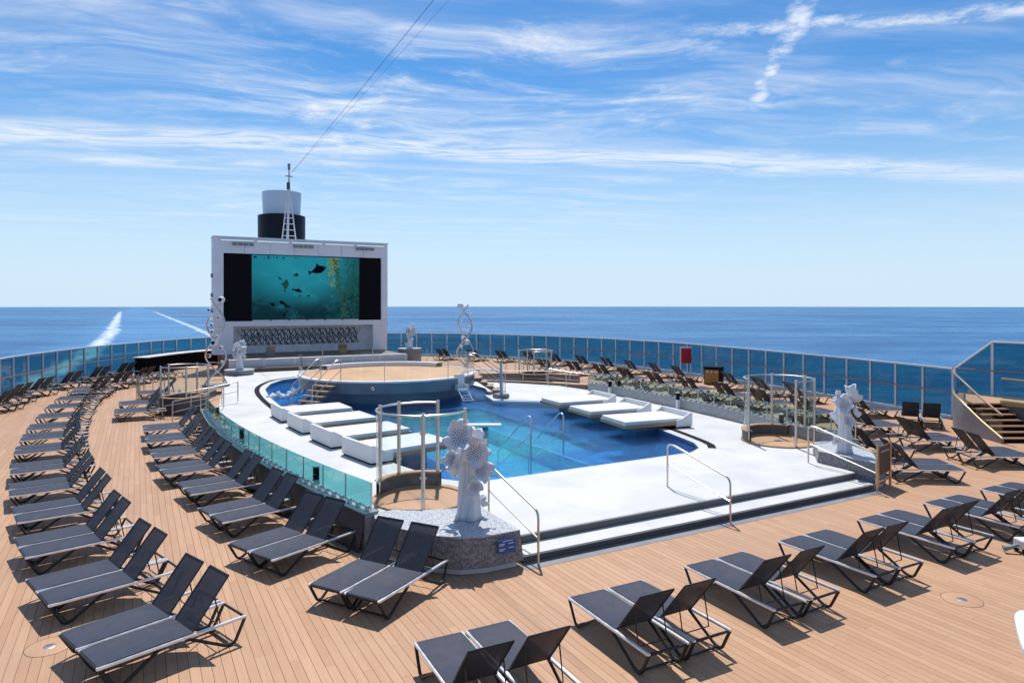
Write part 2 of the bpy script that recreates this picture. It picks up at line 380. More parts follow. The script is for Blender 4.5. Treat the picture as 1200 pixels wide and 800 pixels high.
def catmull(P, step):
    P = [Vector(p) for p in P]; Q = []
    for i in range(len(P)-1):
        p0 = P[max(0, i-1)]; p1 = P[i]; p2 = P[i+1]; p3 = P[min(len(P)-1, i+2)]
        for k in range(24):
            t = k/24; Q.append(.5*((2*p1)+(p2-p0)*t+(2*p0-5*p1+4*p2-p3)*t*t+(-p0+3*p1-3*p2+p3)*t**3))
    Q.append(P[-1]); tot = sum((Q[i+1]-Q[i]).length for i in range(len(Q)-1)); n = max(1, round(tot/step)); st = tot/n
    out = [Q[0]]; acc = 0
    for i in range(len(Q)-1):
        d = (Q[i+1]-Q[i]).length
        while acc+d >= st*len(out)-1e-9 and len(out) < n:
            out.append(Q[i].lerp(Q[i+1], (st*len(out)-acc)/d))
        acc += d
    out.append(Q[-1]); return out
def fillet(pts, r, n=5):
    pts = [Vector(p) for p in pts]; out = [pts[0]]
    for i in range(1, len(pts)-1):
        a = (pts[i-1]-pts[i]); b = (pts[i+1]-pts[i]); d = min(r, a.length*.45, b.length*.45)
        A = pts[i]+a.normalized()*d; B = pts[i]+b.normalized()*d
        for k in range(n+1):
            t = k/n; out.append(A*(1-t)**2+pts[i]*2*t*(1-t)+B*t*t)
    out.append(pts[-1]); return out
def beam_M(a, b):
    """matrix whose x axis runs from a to b"""
    a = Vector(a); b = Vector(b); x = (b-a).normalized(); y = Vector((0, 0, 1)).cross(x)
    y = y.normalized() if y.length > 1e-4 else Vector((0, 1, 0)); z = x.cross(y)
    return Matrix(((x.x, y.x, z.x, a.x), (x.y, y.y, z.y, a.y), (x.z, y.z, z.z, a.z), (0, 0, 0, 1))), (b-a).length

U0 = 12.0
def wf(v): return 9.6-.0087*(v-28)**2
def project(u, v, z=0):
    X = TC*u-TS*v; Y = TS*u+TC*v
    if Y < .5: return None
    return 600+800*X/Y, 357+800*(5-z)/Y, Y
# ------------------------------------------------------------------ sea
m = MB(); SEAZ = -45.
m.lathe([(.01, SEAZ), (200, SEAZ), (1500, SEAZ), (6000, SEAZ), (18500, SEAZ)], 96)
tag(m.build('sea', SEA), 'calm blue open sea with the ship\'s wake', kind='structure')
# ------------------------------------------------------------------ deck
GL_L = [(-7, -8), (-7.6, 4), (-7.9, 16), (-7.8, 30), (-7.2, 38), (-6.2, 44), (-4.83, 48.3), (-2.95, 52.75), (-.56, 57.1), (3.06, 62.2), (7.5, 65.4), (12, 66.8),
        (17, 66.8), (22.3, 65.2), (25.8, 62.6), (28.85, 59.3), (32, 53.4), (34, 46.9), (34.9, 39.5), (34.3, 32.2), (33.6, 27.6), (32.84, 23.2), (32.1, 19.9), (31.35, 16.9)]
GLP = catmull([Vector((p[0], p[1], 0)) for p in GL_L], 1.57)
OUT = [(p.x, p.y) for p in GLP]+[(31.1, 15.8), (30.8, 12), (30.6, 6), (30.4, -8)]
VF = [13.6+(30.4-13.6)*i/16 for i in range(17)]
FL = [(U0-wf(v), v) for v in VF]; FR = [(U0+wf(v), v) for v in VF]
PLAT = [(6.5, 12.05), (6.4, 13.3), (4.5, 13.4)]+FL+[(3.2, 33), (3.8, 38), (4.6, 44), (5.2, 49.7), (18.4, 49.7), (17.6, 45), (17.6, 37.4), (19.5, 35.6), (21.2, 33)]+FR[::-1]+[(19.5, 13.4), (17.6, 13.3), (17.45, 12.05)]
def inside(poly, x, y):
    c = False; n = len(poly)
    for i in range(n):
        (x1, y1), (x2, y2) = poly[i], poly[(i+1) % n]
        if (y1 > y) != (y2 > y) and x < (x2-x1)*(y-y1)/(y2-y1)+x1: c = not c
    return c
def crossings(poly, x):
    r = []; n = len(poly)
    for i in range(n):
        (x1, y1), (x2, y2) = poly[i], poly[(i+1) % n]
        if (x1 > x) != (x2 > x): r.append(y1+(y2-y1)*(x-x1)/(x2-x1))
    return sorted(r)
deck = tag(MB().prism(OUT, -.35, -.012, holes=[PLAT[::-1]]).build('deck', CAULK), 'caulked teak-coloured plank deck of the ship', kind='structure')
m = MB().prism([(-6, 2), (30, 2), (33, 35), (31, 55), (20, 66), (20, 96), (4, 96), (3, 61), (-5, 48)], SEAZ-2, -3.2)
tag(m.build('hull', WHITE), 'white hull of the ship under the deck', kind='structure')
m = MB(); OUTI = [(p[0]+(15-p[0])*.008, p[1]+(25-p[1])*.006) for p in OUT]
m.strip(OUT[:len(GLP)], .10, -3.2, -.36); tag(m.build('deck_edge', WHITE), 'white outer edge of the deck', kind='structure')
PW = .138; PL = 3.0
drains = [(12.28, 6.48), (-1.12, 12.03)]
pieces = []
iu = 0; u = -8.2
while u < 35:
    uc = u+PW/2; C1 = crossings(OUT, uc); C2 = crossings(PLAT, uc)
    for k in range(0, len(C1)-1, 2):
        segs = [(C1[k]+.05, C1[k+1]-.05)]
        for j in range(0, len(C2)-1, 2):
            ns = []
            for a, b in segs:
                if C2[j] > a and C2[j] < b: ns.append((a, C2[j]+.02))
                if C2[j+1] < b and C2[j+1] > a: ns.append((C2[j+1]-.02, b))
                if C2[j+1] <= a or C2[j] >= b: ns.append((a, b))
            segs = ns
        for a, b in segs:
            off = -30+(iu*.875 % PL)
            v = off+math.floor((a-off)/PL)*PL
            while v < b:
                p, q = max(a, v+.0015), min(b, v+PL-.0015)
                if q-p > .02: pieces.append((u+.003, p, q, iu))
                v += PL
    u += PW; iu += 1
full = MB().box(0, PW-.0055, 0, PL-.003, -.03, 0).mesh('plank', PLANK)
near = []
for q in pieces:
    best = None
    for vv in (q[1], (q[1]+q[2])/2, q[2]):
        pr = project(q[0], vv)
        if pr and -20 < pr[0] < 1220 and pr[1] < 815: best = pr[2] if best is None else min(best, pr[2])
    if best: near.append((best, q))
near.sort(); chosen = set(q for _, q in near[:300])
rest = MB()
for q in pieces:
    if q in chosen:
        if q[2]-q[1] > PL-.01: me = full
        else: me = MB().box(0, PW-.0055, 0, q[2]-q[1], -.03, 0).mesh('plank', PLANK)
        o = bpy.data.objects.new('plank', me); COL.objects.link(o); o.location = (q[0], q[1], 0); o.parent = deck
    else: rest.box(q[0], q[0]+PW-.0055, q[1], q[2], -.03, 0)
tag(rest.build('plank_field', PLANK, deck), None, kind='stuff')
for i, (x, y) in enumerate(drains):
    t = empty('deck_drain', (x, y, 0))
    MB().lathe([(.001, .003), (.30, .003), (.305, .001), (.305, -.01)], 28).build('cover', PLANK, t, True)
    MB().lathe([(.305, -.005), (.305, .0025), (.314, .0025), (.314, -.005)], 28).build('ring', DBROWN, t)
    MB().lathe([(.001, .006), (.075, .006), (.085, .003)], 16).build('grate', STEEL, t, True)
    tag(t, ('round deck drain cover on the planks in front of the pool steps', 'round deck drain cover beside the lounger row away from the pool fence')[i], 'drain')
# ------------------------------------------------------------------ pool
POOL = [(7.7, 16.12), (7.1, 16.9), (6.65, 19), (6.25, 22), (5.95, 26), (5.75, 31), (5.85, 36), (6.2, 39.5), (6.9, 42), (7.9, 43.9), (9.2, 44.9), (12, 45.3), (15, 44.5), (16.9, 42),
        (17.2, 38), (17.0, 34), (16.0, 31.5), (15.5, 29.65), (18.2, 27.3), (18.0, 24), (17.2, 20), (16.45, 17.2), (16.0, 16.5), (15.3, 16.12)]
plat = tag(MB().prism(PLAT, -.02, .36, holes=[POOL[::-1]]).build('pool_platform', STONEW), 'raised white floor round the pool', kind='structure')
m = MB().box(6.52, 17.43, 11.42, 12.04, .14, .18); m.build('step_tread', STONEW, plat)
MB().box(6.55, 17.40, 11.47, 12.04, -.01, .14).build('step_riser', RISER, plat)
MB().box(6.55, 17.40, 12.0, 12.046, .18, .325).build('step_riser', RISER, plat)
MB().box(6.5, 17.45, 12.0, 12.049, .3255, .3575).build('step_nosing', STONEW, plat)
MB().box(6.45, 17.5, 11.14, 11.44, -.01, .005).build('drain_strip', MGREY, plat)
basin = MB().prism(POOL, -.75, .355, top=False, bottom=False)
basin.f = [f[::-1] for f in basin.f]
INNER = [(9.75, 19.5), (14.2, 19.5), (14.35, 29.5), (9.6, 29.5)]
basin.prism(POOL, -.75, -.75, holes=[INNER[::-1]], side=False, bottom=False)
b = tag(basin.build('pool_basin', POOLT), 'blue mosaic basin of the pool', kind='structure')
dp = MB(); dp.prism(INNER, -1.35, -.75, top=False, bottom=False); dp.f = [f[::-1] for f in dp.f]; dp.prism(INNER, -1.35, -1.35, side=False, bottom=False)
dp.build('deep_basin', POOLL, b)
m = MB()
for i in range(4):
    a, c = Vector(INNER[i]), Vector(INNER[(i+1) % 4]); M, L = beam_M((a.x, a.y, 0), (c.x, c.y, 0)); m.box(.09, L-.09, -.08, .08, -.765, -.735, M=M)
m.build('coping_line', mat('coping_blue', (.20, .45, .75), .5), b)
w = MB().prism(POOL, .27, .27, side=False, bottom=False).build('pool_water', WATER); tag(w, 'rippled clear blue water of the pool', kind='structure')
def offset_path(path, d):
    out = []
    for i, p in enumerate(path):
        a = Vector(path[max(0, i-1)]); c = Vector(path[min(len(path)-1, i+1)]); t = (c-a).normalized(); out.append((p[0]-t.y*d, p[1]+t.x*d))
    return out
for path in (POOL[5:11], POOL[19:23], POOL[15:18]):
    path = [(p.x, p.y) for p in catmull([Vector((q[0], q[1], 0)) for q in path], .5)]
    MB().strip(offset_path(path, .42), .13, .30, .3645).build('overflow_grate', BLACK, plat)
MB().prism([(16.0, 31.5), (15.5, 29.65), (18.2, 27.3), (18.15, 27.15), (15.25, 29.6), (15.75, 31.6)], .20, .34).build('pool_lip', WHITE, plat)

# pool fences: mosaic wall, glass panels on top with clips
def pool_fence(path, side, label, GL):
    t = empty('pool_fence', (path[8][0], path[8][1], 0)); inv = Matrix.Translation((-path[8][0], -path[8][1], 0))
    def B(mb, name, mt, **k):
        mb.v = [tuple(inv @ Vector(v)) for v in mb.v]; return mb.build(name, mt, t, **k)
    B(MB().strip(path, .15, 0.002, .74), 'wall', FMOS)
    ot = offset_path(path, -side*.158); ob = offset_path(path, -side*.30); q = MB(); kk = len(path)
    q.add([(a, c, .735) for a, c in ot]+[(a, c, .004) for a, c in ob], [((i, i+1, kk+i+1, kk+i) if side < 0 else (kk+i, kk+i+1, i+1, i)) for i in range(kk-1)])
    B(q, 'outer_cladding', CLAD)
    B(MB().strip(path, .17, .74, .765), 'coping', MGREY)
    k = len(path)-1
    for i in range(k):
        a, c = Vector(path[i]), Vector(path[i+1]); M, L = beam_M((a.x, a.y, .82), (c.x, c.y, .82))
        B(MB().box(.013, L-.013, -.007, .007, 0, .55, M=M), 'glass_panel', GL)
        B(MB().box(-.011, .011, -.012, .012, -.04, .55, M=M), 'glass_post', ALU)
        for q in (.16, .5, .84): B(MB().box(L*q-.055, L*q+.055, -.03, .03, -.055, .045, M=M), 'clip', WHITE)
    for i in (3, 9, 14):
        a = path[i]; sx = side*.30
        p = empty('fence_light_post', (a[0]-sx, a[1], .36))
        MB().box(-.07, .07, -.06, .06, 0, .42).build('post', WHITE, p); MB().box(-.065, .065, -.055, .055, .42, .72).build('lamp_head', BLACK, p); MB().box(-.07, .07, -.06, .06, .72, .75).build('cap', WHITE, p)
        nm = {3: 'forward', 9: 'middle', 14: 'aftmost'}[i]
        tag(p, '%s white light post with black head inside %s' % (nm, 'the fence by the three daybeds' if side > 0 else 'the fence by the four daybeds'), 'light post', 'light posts along the pool fences')
    return tag(t, label, 'fence')
pool_fence(FL, -1, 'curved mosaic wall with teal glass panels behind the four white daybeds', GLASSF)
pool_fence(FR, 1, 'curved grey mosaic wall with glass panels behind the three white daybeds', GLASSG)

# ------------------------------------------------------------------ windscreen round the deck
ws = empty('windscreen', (14, 66, 0)); inv = Vector((14, 66, 0))
def wbuild(mb, name, mt, parent=ws, **k):
    mb.v = [tuple(Vector(v)-inv) for v in mb.v]; return mb.build(name, mt, parent, **k)
H = 2.2
wp = GLP
for i in range(len(wp)-1):
    M, L = beam_M(wp[i], wp[i+1])
    wbuild(MB().box(.05, L-.05, -.008, .008, .14, H-.05, M=M), 'glass_panel', GLASSW)
    wbuild(MB().box(-.045, .045, -.05, .05, .0, H-.04, M=M), 'post', FRAMEW)
wbuild(MB().box(-.045, .045, -.05, .05, .0, H-.04, M=Matrix.Translation(wp[-1])), 'post', FRAMEW)
path = [(p.x, p.y) for p in wp]
wbuild(MB().strip(path, .075, H-.04, H+.03), 'top_rail', FRAMEW)
wbuild(MB().strip(path, .09, .002, .13), 'kerb', FRAMEW)
wbuild(MB().tube([(p[0], p[1], 1.18) for p in offset_path(path, -.14)], .028, 6), 'handrail', RAILW, smooth=True)
tag(ws, 'long curved windscreen of tinted glass panels with red-brown handrail round the deck', 'windscreen')
# ------------------------------------------------------------------ poppy sculptures on their pedestals
def flower(mb, c, nrm, r, depth=.45, ruff=.12, seed=0):
    rnd = random.Random(seed); n = Vector(nrm).normalized(); a = n.cross(Vector((0, 0, 1))); a = a.normalized() if a.length > .05 else Vector((1, 0, 0)); b2 = n.cross(a); c = Vector(c)
    nr, na = 9, 36; ph = rnd.uniform(0, 6); ph2 = rnd.uniform(0, 6); top = []; bot = []
    for i in range(nr+1):
        q = i/nr
        for j in range(na):
            t = 2*PI*j/na; lob = 1+.13*q*sin(4*t+ph)+.05*q*sin(7*t+ph2)
            h = depth*r*q**1.7+ruff*r*q**3*(1.2*sin(4*t+ph+1.2)+.7*sin(9*t+ph2))
            p = c+(a*cos(t)+b2*sin(t))*(r*q*lob)+n*h
            top.append(p); bot.append(p-n*(.05*(1-.5*q)+.01)-(a*cos(t)+b2*sin(t))*.006)
    N_ = len(top); fs = []
    for i in range(nr):
        for j in range(na):
            A, B_, C_, D = i*na+j, i*na+(j+1) % na, (i+1)*na+(j+1) % na, (i+1)*na+j
            fs += [(A, B_, C_, D), (N_+A, N_+D, N_+C_, N_+B_)]
    for j in range(na):
        A, B_ = nr*na+j, nr*na+(j+1) % na; fs.append((A, B_, N_+B_, N_+A))
    mb.add(top+bot, fs)
def flower_dots(mb, c, nrm, r, depth=.45):  # beads in place of holes, their shade put into the colour
    n = Vector(nrm).normalized(); a = n.cross(Vector((0, 0, 1))); a = a.normalized() if a.length > .05 else Vector((1, 0, 0)); b2 = n.cross(a); c = Vector(c)
    for ring, cnt in ((.0, 1), (.17, 6), (.33, 11), (.49, 15), (.64, 18)):
        for j in range(cnt):
            t = 2*PI*j/cnt+ring*9; p = c+(a*cos(t)+b2*sin(t))*(r*ring)+n*(depth*r*ring**1.7+.004)
            s_ = r*(.052 if ring < .5 else .036)
            mb.ball(p, s_, 6)
SCF = [((-.16, -.16, 1.66), (-.35, -.85, .45), .30), ((.10, -.22, 1.36), (.28, -1, .18), .27), ((-.33, -.06, 1.20), (-.75, -.55, .35), .20),
       ((.22, -.14, 1.02), (.55, -.8, .25), .25), ((.10, -.24, .70), (.15, -1, .05), .16), ((.16, .12, 1.60), (.7, .5, .4), .20), ((.26, .14, .32), (.8, .5, .1), .14), ((-.08, .24, 1.42), (-.3, .9, .3), .26), ((-.2, .2, .95), (-.7, .7, .2), .2)]
def sculpture():
    t = empty('flower_sculpture')
    tr = MB()
    for k in range(9):
        a = 2*PI*k/9; r0 = .17+.03*sin(3*k); pts = []; rr = []
        for i in range(13):
            q = i/12; z = 1.58*q; tw = a+.5*q+.12*sin(5*q+k); rad_ = r0*(1-.62*q+.55*q*q)*(1+.05*sin(9*q+k*2))
            pts.append((rad_*cos(tw), rad_*.85*sin(tw), z)); rr.append((.085*(1-.32*q))*(1+.10*sin(7*q+k)) if q > .03 else .115)
        tr.tube(pts, rr, 10)
    tr.tube([(0, 0, 0), (0, 0, .5), (0, 0, 1.1), (0, 0, 1.5)], [.2, .15, .12, .12], 10)
    tr.build('stems', SCULPT, t, 'all')
    for i, (c, nr, r) in enumerate(SCF):
        f = MB(); flower(f, c, nr, r, .42, .17, i); o = f.build('flower', SCULPT, t, 'all')
        d = MB(); flower_dots(d, c, nr, r, .42); d.build('flower_hole_dots', SCSHADE, o, 'all')
    return t
sc = sculpture()
def ped(sgn, name_loc, label, sign=False):
    P0 = [(6.42, 11.36), (6.42, 13.05), (5.5, 13.35), (4.7, 13.75), (4.3, 13.7), (4.2, 13.4), (4.45, 12.5), (4.85, 11.85), (5.25, 11.5), (5.7, 11.36)]
    if sgn < 0: P0 = [(6.42, 11.5), (6.42, 13.25), (5.4, 14.2), (4.6, 14.0), (4.9, 13.1), (5.35, 12.2), (5.7, 11.7), (6.05, 11.5)]
    P = [(p[0]-5.5, p[1]-12.6) for p in P0]
    if sgn < 0: P = [(-p[0], p[1]) for p in P][::-1]
    x = 5.5 if sgn > 0 else 24-5.5
    t = empty('sculpture_pedestal', (x, 12.6, 0))
    MB().prism([(p[0]*.96, p[1]*.96) for p in P], 0.003, .13).build('plinth', WHITE, t)
    MB().prism(P, .13, .68, flare=.07).build('mosaic_body', MOSAIC, t)
    MB().prism(P, .683, .705).build('top', MOSTOP, t)
    if sign:
        s = MB().box(.40, .78, -1.286, -1.27, .34, .60, M=Matrix.Translation((0, -.035, 0))).build('notice_plate', BLUE, t)
        ln = MB()
        for z, x0, x1 in ((.57, .5, .72), (.525, .43, .55), (.50, .43, .53), (.43, .43, .56), (.405, .43, .52), (.52, .62, .74), (.44, .63, .75)):
            ln.box(x0, x1, -1.3245, -1.3215, z-.007, z+.007)
        ln.build('printed_lines', mat('sign_white', (.55, .65, .8), .5), s)['kind'] = 'stuff'
    return tag(t, label, 'pedestal')
ped(1, None, 'grey mosaic pedestal with blue notice plate at the pool steps', True)
ped(-1, None, 'grey mosaic pedestal beside the brown menu stand')
spots = [((5.85, 12.45, .705), -.42, 'white poppy bouquet sculpture on the pedestal with the blue notice'),
         ((18.05, 12.75, .705), 1.9, 'white poppy bouquet sculpture beside the brown menu stand'),
         ((6.0, 48.6, .70), 1.2, 'small distant white flower sculpture by the screen podium and four daybeds'),
         ((19.6, 53.0, 1.45), 2.0, 'distant white flower sculpture beyond the round stage, near the screen\'s edge')]
for i, (l, rz, lab) in enumerate(spots):
    o = sc if i == 0 else copy_tree(sc)
    o.location = l; o.rotation_euler.z = rz; o.scale = (.82, .82, 1) if i == 1 else (1, 1, 1); tag(o, lab, 'sculpture', 'white flower sculptures round the pool')
for x, y, z, lab in ((6.0, 48.6, .36, 'low grey plinth under the white sculpture near the podium wall'), (19.6, 53.0, 0, 'grey block under the white sculpture beyond the round stage')):
    t = empty('sculpture_plinth', (x, y, z)); h = .34 if z else 1.45
    MB().lathe([(.9, 0.002), (.95, h-.04), (.95, h)], 20).build('body', MGREY, t, True); MB().lathe([(.96, h-.04), (.96, h-.001), (.001, h-.001)], 20).build('top', MOSTOP, t); tag(t, lab, 'plinth')
# ------------------------------------------------------------------ round shower enclosures
def enclosure(x, y, z, R, a_wall, a_open, label, tall=False, n_post=5):
    t = empty('shower_enclosure', (x, y, z)); Hh = 2.2
    if tall:
        MB().lathe([(R-.02, 0), (R, .02), (R, .72), (R-.14, .72), (R-.14, .1)], 40).build('base_wall', DGREY, t, True); zb = .72
        MB().lathe([(R+.02, .722), (R+.02, .76), (R-.16, .76), (R-.16, .722)], 40).build('rim', TEAK, t, True)
    else:
        MB().lathe([(R+.10, .003), (R+.10, .045), (R-.09, .045), (R-.09, .003)], 40).build('rim', TEAK, t, True); zb = .05
        MB().lathe([(R-.09, .012), (.15, .012)], 40).build('floor', PLANK, t)
        MB().lathe([(.15, .016), (.001, .016)], 16).build('drain', STEEL, t)
        MB().lathe([(R+.06, .047), (R+.06, .36), (R-.06, .36), (R-.06, .047)], 24, a0=a_wall[0], a1=a_wall[1]).build('low_wall', DGREY, t, True)
        MB().lathe([(R+.09, .361), (R+.09, .40), (R-.10, .40), (R-.10, .361)], 24, a0=a_wall[0]-.02, a1=a_wall[1]+.02).build('wall_cap', TEAK, t)
    angs = list(a_open) if len(a_open) > 2 else [a_open[0]+(a_open[1]-a_open[0])*i/(n_post-1) for i in range(n_post)]
    a_open = (angs[0], angs[-1])
    for a in angs: MB().tube([(R*cos(a), R*sin(a), zb-.01), (R*cos(a), R*sin(a), Hh)], .045, 10).build('post', STEEL, t, True)
    for i in range(n_post-1):
        g = MB(); a0, a1 = angs[i]+.05, angs[i+1]-.05; r = R-.0
        g.lathe([(r, .46 if not tall else .85), (r, Hh-.14)], 8, a0=a0, a1=a1); g.build('glass_panel', GLASSC, t, 'all')
        cp = MB()
        for zz in (.75, 1.75):
            for aa in (a0, a1): cp.ball((r*cos(aa), r*sin(aa), zz), .03, 6)
        cp.build('glass_clamps', STEEL, t, 'all')
    MB().tube([(R*cos(a_open[0]+(a_open[1]-a_open[0])*i/30), R*sin(a_open[0]+(a_open[1]-a_open[0])*i/30), Hh-.06) for i in range(31)], .026, 8).build('top_rail', STEEL, t, True)
    MB().tube([(0, 0, Hh+.02 if False else .012), (0, 0, .05)], .03, 8).build('shower_valve', STEEL, t)
    return tag(t, label, 'shower')
enclosure(6.0, 15.4, .362, 1.08, (.75, 2.5), [rad(q) for q in (47, 101, 138, 250, 318)], 'round glass shower enclosure beside the sculpture with the blue notice')
enclosure(19.15, 16.0, .362, 1.12, (.4, 2.9), [rad(q) for q in (-112, -55, -10, 51, 163)], 'round glass shower enclosure beside the sculpture near the menu stand')
enclosure(1.95, 35.4, .002, 1.05, None, (-2.8, 2.2), 'round glass shower enclosure on a tall dark base by the lounger rows', True)
enclosure(21.8, 36.6, .002, 1.05, None, (-2.2, 2.8), 'distant round glass shower enclosure on a tall dark base behind the curved ramp', True)
# ------------------------------------------------------------------ step handrails
for u, lab in ((6.78, 'stainless step handrail beside the pedestal with the blue notice'), (11.9, 'stainless handrail in the middle of the white pool steps'), (17.3, 'stainless step handrail beside the brown menu stand')):
    t = empty('step_handrail', (u, 11.28, 0))
    MB().tube(fillet([(0, 0, .004), (0, 0, 1.02), (0, 1.85, 1.44), (0, 2.11, 1.44), (0, 2.11, .362)], .16), .024, 10).build('rail', STEEL, t, True)
    MB().tube([(0, 0, .50), (0, 2.11, .93)], .018, 8).build('mid_bar', STEEL, t, True)
    tag(t, lab, 'handrail', 'handrails on the pool steps')
for u in (11.2, 12.45):
    t = empty('pool_handrail', (u, 19.1, -.75))
    MB().tube(fillet([(0, 0, 0), (0, 0, 2.12), (0, .25, 2.12), (0, 2.3, .55)], .14), .024, 8).build('rail', STEEL, t, True)
    MB().tube([(0, 0, 1.55), (0, 2.25, .1)], .018, 8).build('mid_bar', STEEL, t, True)
    MB().tube([(0, 2.3, .55), (0, 2.3, -.55)], .024, 8).build('foot', STEEL, t, True)
    tag(t, 'steel handrail standing in the pool water, nearer the row of %s daybeds' % ('four' if u < 12 else 'three'), 'handrail', 'pair of handrails standing in the water')
t = empty('sunken_stair', (11.83, 19.4, -1.35))
for k in range(3): MB().box(-.62, .62, .02+.4*k, .42+.4*k-.004, .001, .45-.14*k).build('step', POOLL, t)
tag(t, 'pale tiled stair under water between the two pool handrails', 'stair')
t = empty('float_bench', (11.75, 23.6, .1))
MB().box(-.75, .65, -.2, .2, .22, .30).build('seat', CUSHION, t, rz=-.5); MB().box(-.12, .12, -.12, .12, -1.4, .22).build('support', MGREY, t)
MB().ball((-.72, .42, .40), .17, 10, sc=(1.5, .8, .7)).build('head_pillow', CUSHION, t, 'all')
tag(t, 'narrow white slab bench standing in the pool water', 'bench')
# ------------------------------------------------------------------ daybeds at the pool edge
def daybed():
    t = empty('daybed')      # local x: from the outer back towards the pool, y: width 1.9
    W_ = .95
    prof = [(0, -W_, .0), (0, W_, .0)]
    b = MB().prism([(0, -W_), (.10, -W_), (.10, W_), (0, W_)], .06, .56); b.build('back_panel', CUSHION, t)
    for s in (-1, 1):
        q = MB(); y0, y1 = (s*W_-.06 if s > 0 else s*W_), (s*W_ if s > 0 else s*W_+.06)
        vs_ = [(.101, y, z) for y in (y0, y1) for z in (.06,)]; pr = [(.102, .06), (.72, .06), (.72, .30), (.45, .36), (.102, .555)]
        n = len(pr); V = [(p[0], y0, p[1]) for p in pr]+[(p[0], y1, p[1]) for p in pr]
        q.add(V, [tuple(range(n)), tuple(range(2*n-1, n-1, -1))]+[(i+n, (i+1) % n+n, (i+1) % n, i) for i in range(n)]).build('side_panel', CUSHION, t)
    m_ = MB().box(.105, 2.88, -.885, .885, .262, .375); o = m_.build('mattress', CUSHION, t)
    bv = o.modifiers.new('bevel', 'BEVEL'); bv.width = .03; bv.segments = 2
    MB().box(.105, 2.92, -.93, .93, .13, .2449).build('deck_board', TEAK, t)
    MB().box(.105, 2.90, -.91, .91, .245, .2615).build('top_sheet', WHITE, t)
    a = MB(); V = [(.75, -.92, .129), (2.91, -.92, .129), (2.91, .92, .129), (.75, .92, .129), (.75, -.65, .05), (2.55, -.65, .05), (2.55, .65, .05), (.75, .65, .05)]
    a.add(V, [(0, 3, 2, 1), (4, 5, 6, 7), (0, 1, 5, 4), (1, 2, 6, 5), (2, 3, 7, 6), (3, 0, 4, 7)]).build('wood_apron', TEAK, t)
    MB().box(.03, .74, -.9, .9, .003, .058).build('base_shade_block', BLACK, t)  # solid black block stands in for the shade beneath the bed
    MB().box(1.1, 2.2, -.45, .45, -1.10, .049).build('pedestal', MGREY, t)
    return t
db = daybed(); first = True
LBED = [(5.75, 20.15, .19), (5.35, 22.95, .13), (5.1, 25.95, .09), (4.95, 28.85, .05)]
RBED = [(18.55, 20.3, PI-.12), (18.85, 23.05, PI-.08), (19.15, 25.85, PI-.05)]
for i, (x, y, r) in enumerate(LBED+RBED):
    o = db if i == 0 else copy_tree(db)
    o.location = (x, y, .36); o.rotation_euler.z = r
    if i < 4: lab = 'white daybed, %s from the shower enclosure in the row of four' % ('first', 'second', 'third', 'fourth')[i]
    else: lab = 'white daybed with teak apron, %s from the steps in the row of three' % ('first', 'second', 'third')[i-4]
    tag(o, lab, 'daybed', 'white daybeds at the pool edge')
# ------------------------------------------------------------------ round stage in the pool
SCX, SCY, SR, SZ = 11.8, 35.2, 4.6, 1.40
st = empty('round_stage', (SCX, SCY, 0))
MB().lathe([(3.9, -.75), (3.9, .78), (SR, .80), (SR, SZ-.09)], 72).build('wall', ISLT, st, True)
MB().lathe([(SR, SZ-.09), (SR+.05, SZ-.07), (SR+.05, SZ), (SR-.22, SZ+.01), (SR-.24, SZ-.03)], 72).build('rim', WHITE, st, True)
MB().lathe([(SR-.235, SZ-.01), (.01, SZ-.01)], 72).build('floor', mat('stage_floor_tan', (.55, .31, .145), .6, var=.14, vscale=.7), st)
# seating kerb at the back
MB().lathe([(SR-.24, SZ-.005), (SR-.24, SZ+.22), (SR-.75, SZ+.22), (SR-.75, SZ-.005)], 40, a0=.45, a1=2.3).build('back_bench', WHITE, st)
gaps = (3.72, -.58)     # where the stairs meet the rim
npan = 26
for i in range(npan):
    a0 = 2*PI*i/npan; a1 = 2*PI*(i+1)/npan; am = (a0+a1)/2
    if any(abs((am-g+PI) % (2*PI)-PI) < .16 for g in gaps): continue
    r = SR-.04
    MB().lathe([(r, SZ+.04), (r, SZ+.98)], 4, a0=a0+.008, a1=a1-.008).build('glass_panel', GLASSC, st, 'all')
    if i % 3 == 0: MB().tube([(r*cos(a0), r*sin(a0), SZ), (r*cos(a0), r*sin(a0), SZ+1.0)], .018, 6).build('post', STEEL, st)
for a, full_ in ((-2.05, True), (-.95, True)):
    s = MB(); M = Matrix.Translation(((SR+.012)*cos(a), (SR+.012)*sin(a), 1.08)) @ Matrix.Rotation(a+PI/2, 4, 'Z') @ Matrix.Rotation(PI/2, 4, 'X')
    q = MB().lathe([(.001, .0), (.13, .0), (.13, -.02)], 20); q.v = [tuple(M @ Vector((v[0], v[1], v[2]))) for v in q.v]; sg = q.build('prohibition_sign', mat('sign_face', (.7, .72, .75), .5), st)
    q = MB().lathe([(.10, .003), (.135, .003)], 20); q.box(-.10, .10, -.014, .014, .001, .004, M=Matrix.Rotation(.8, 4, 'Z')); q.v = [tuple(M @ Vector(v)) for v in q.v]; q.build('red_ring', RED, sg)
tag(st, 'round raised stage with tan floor and glass balustrade in the pool', 'stage')
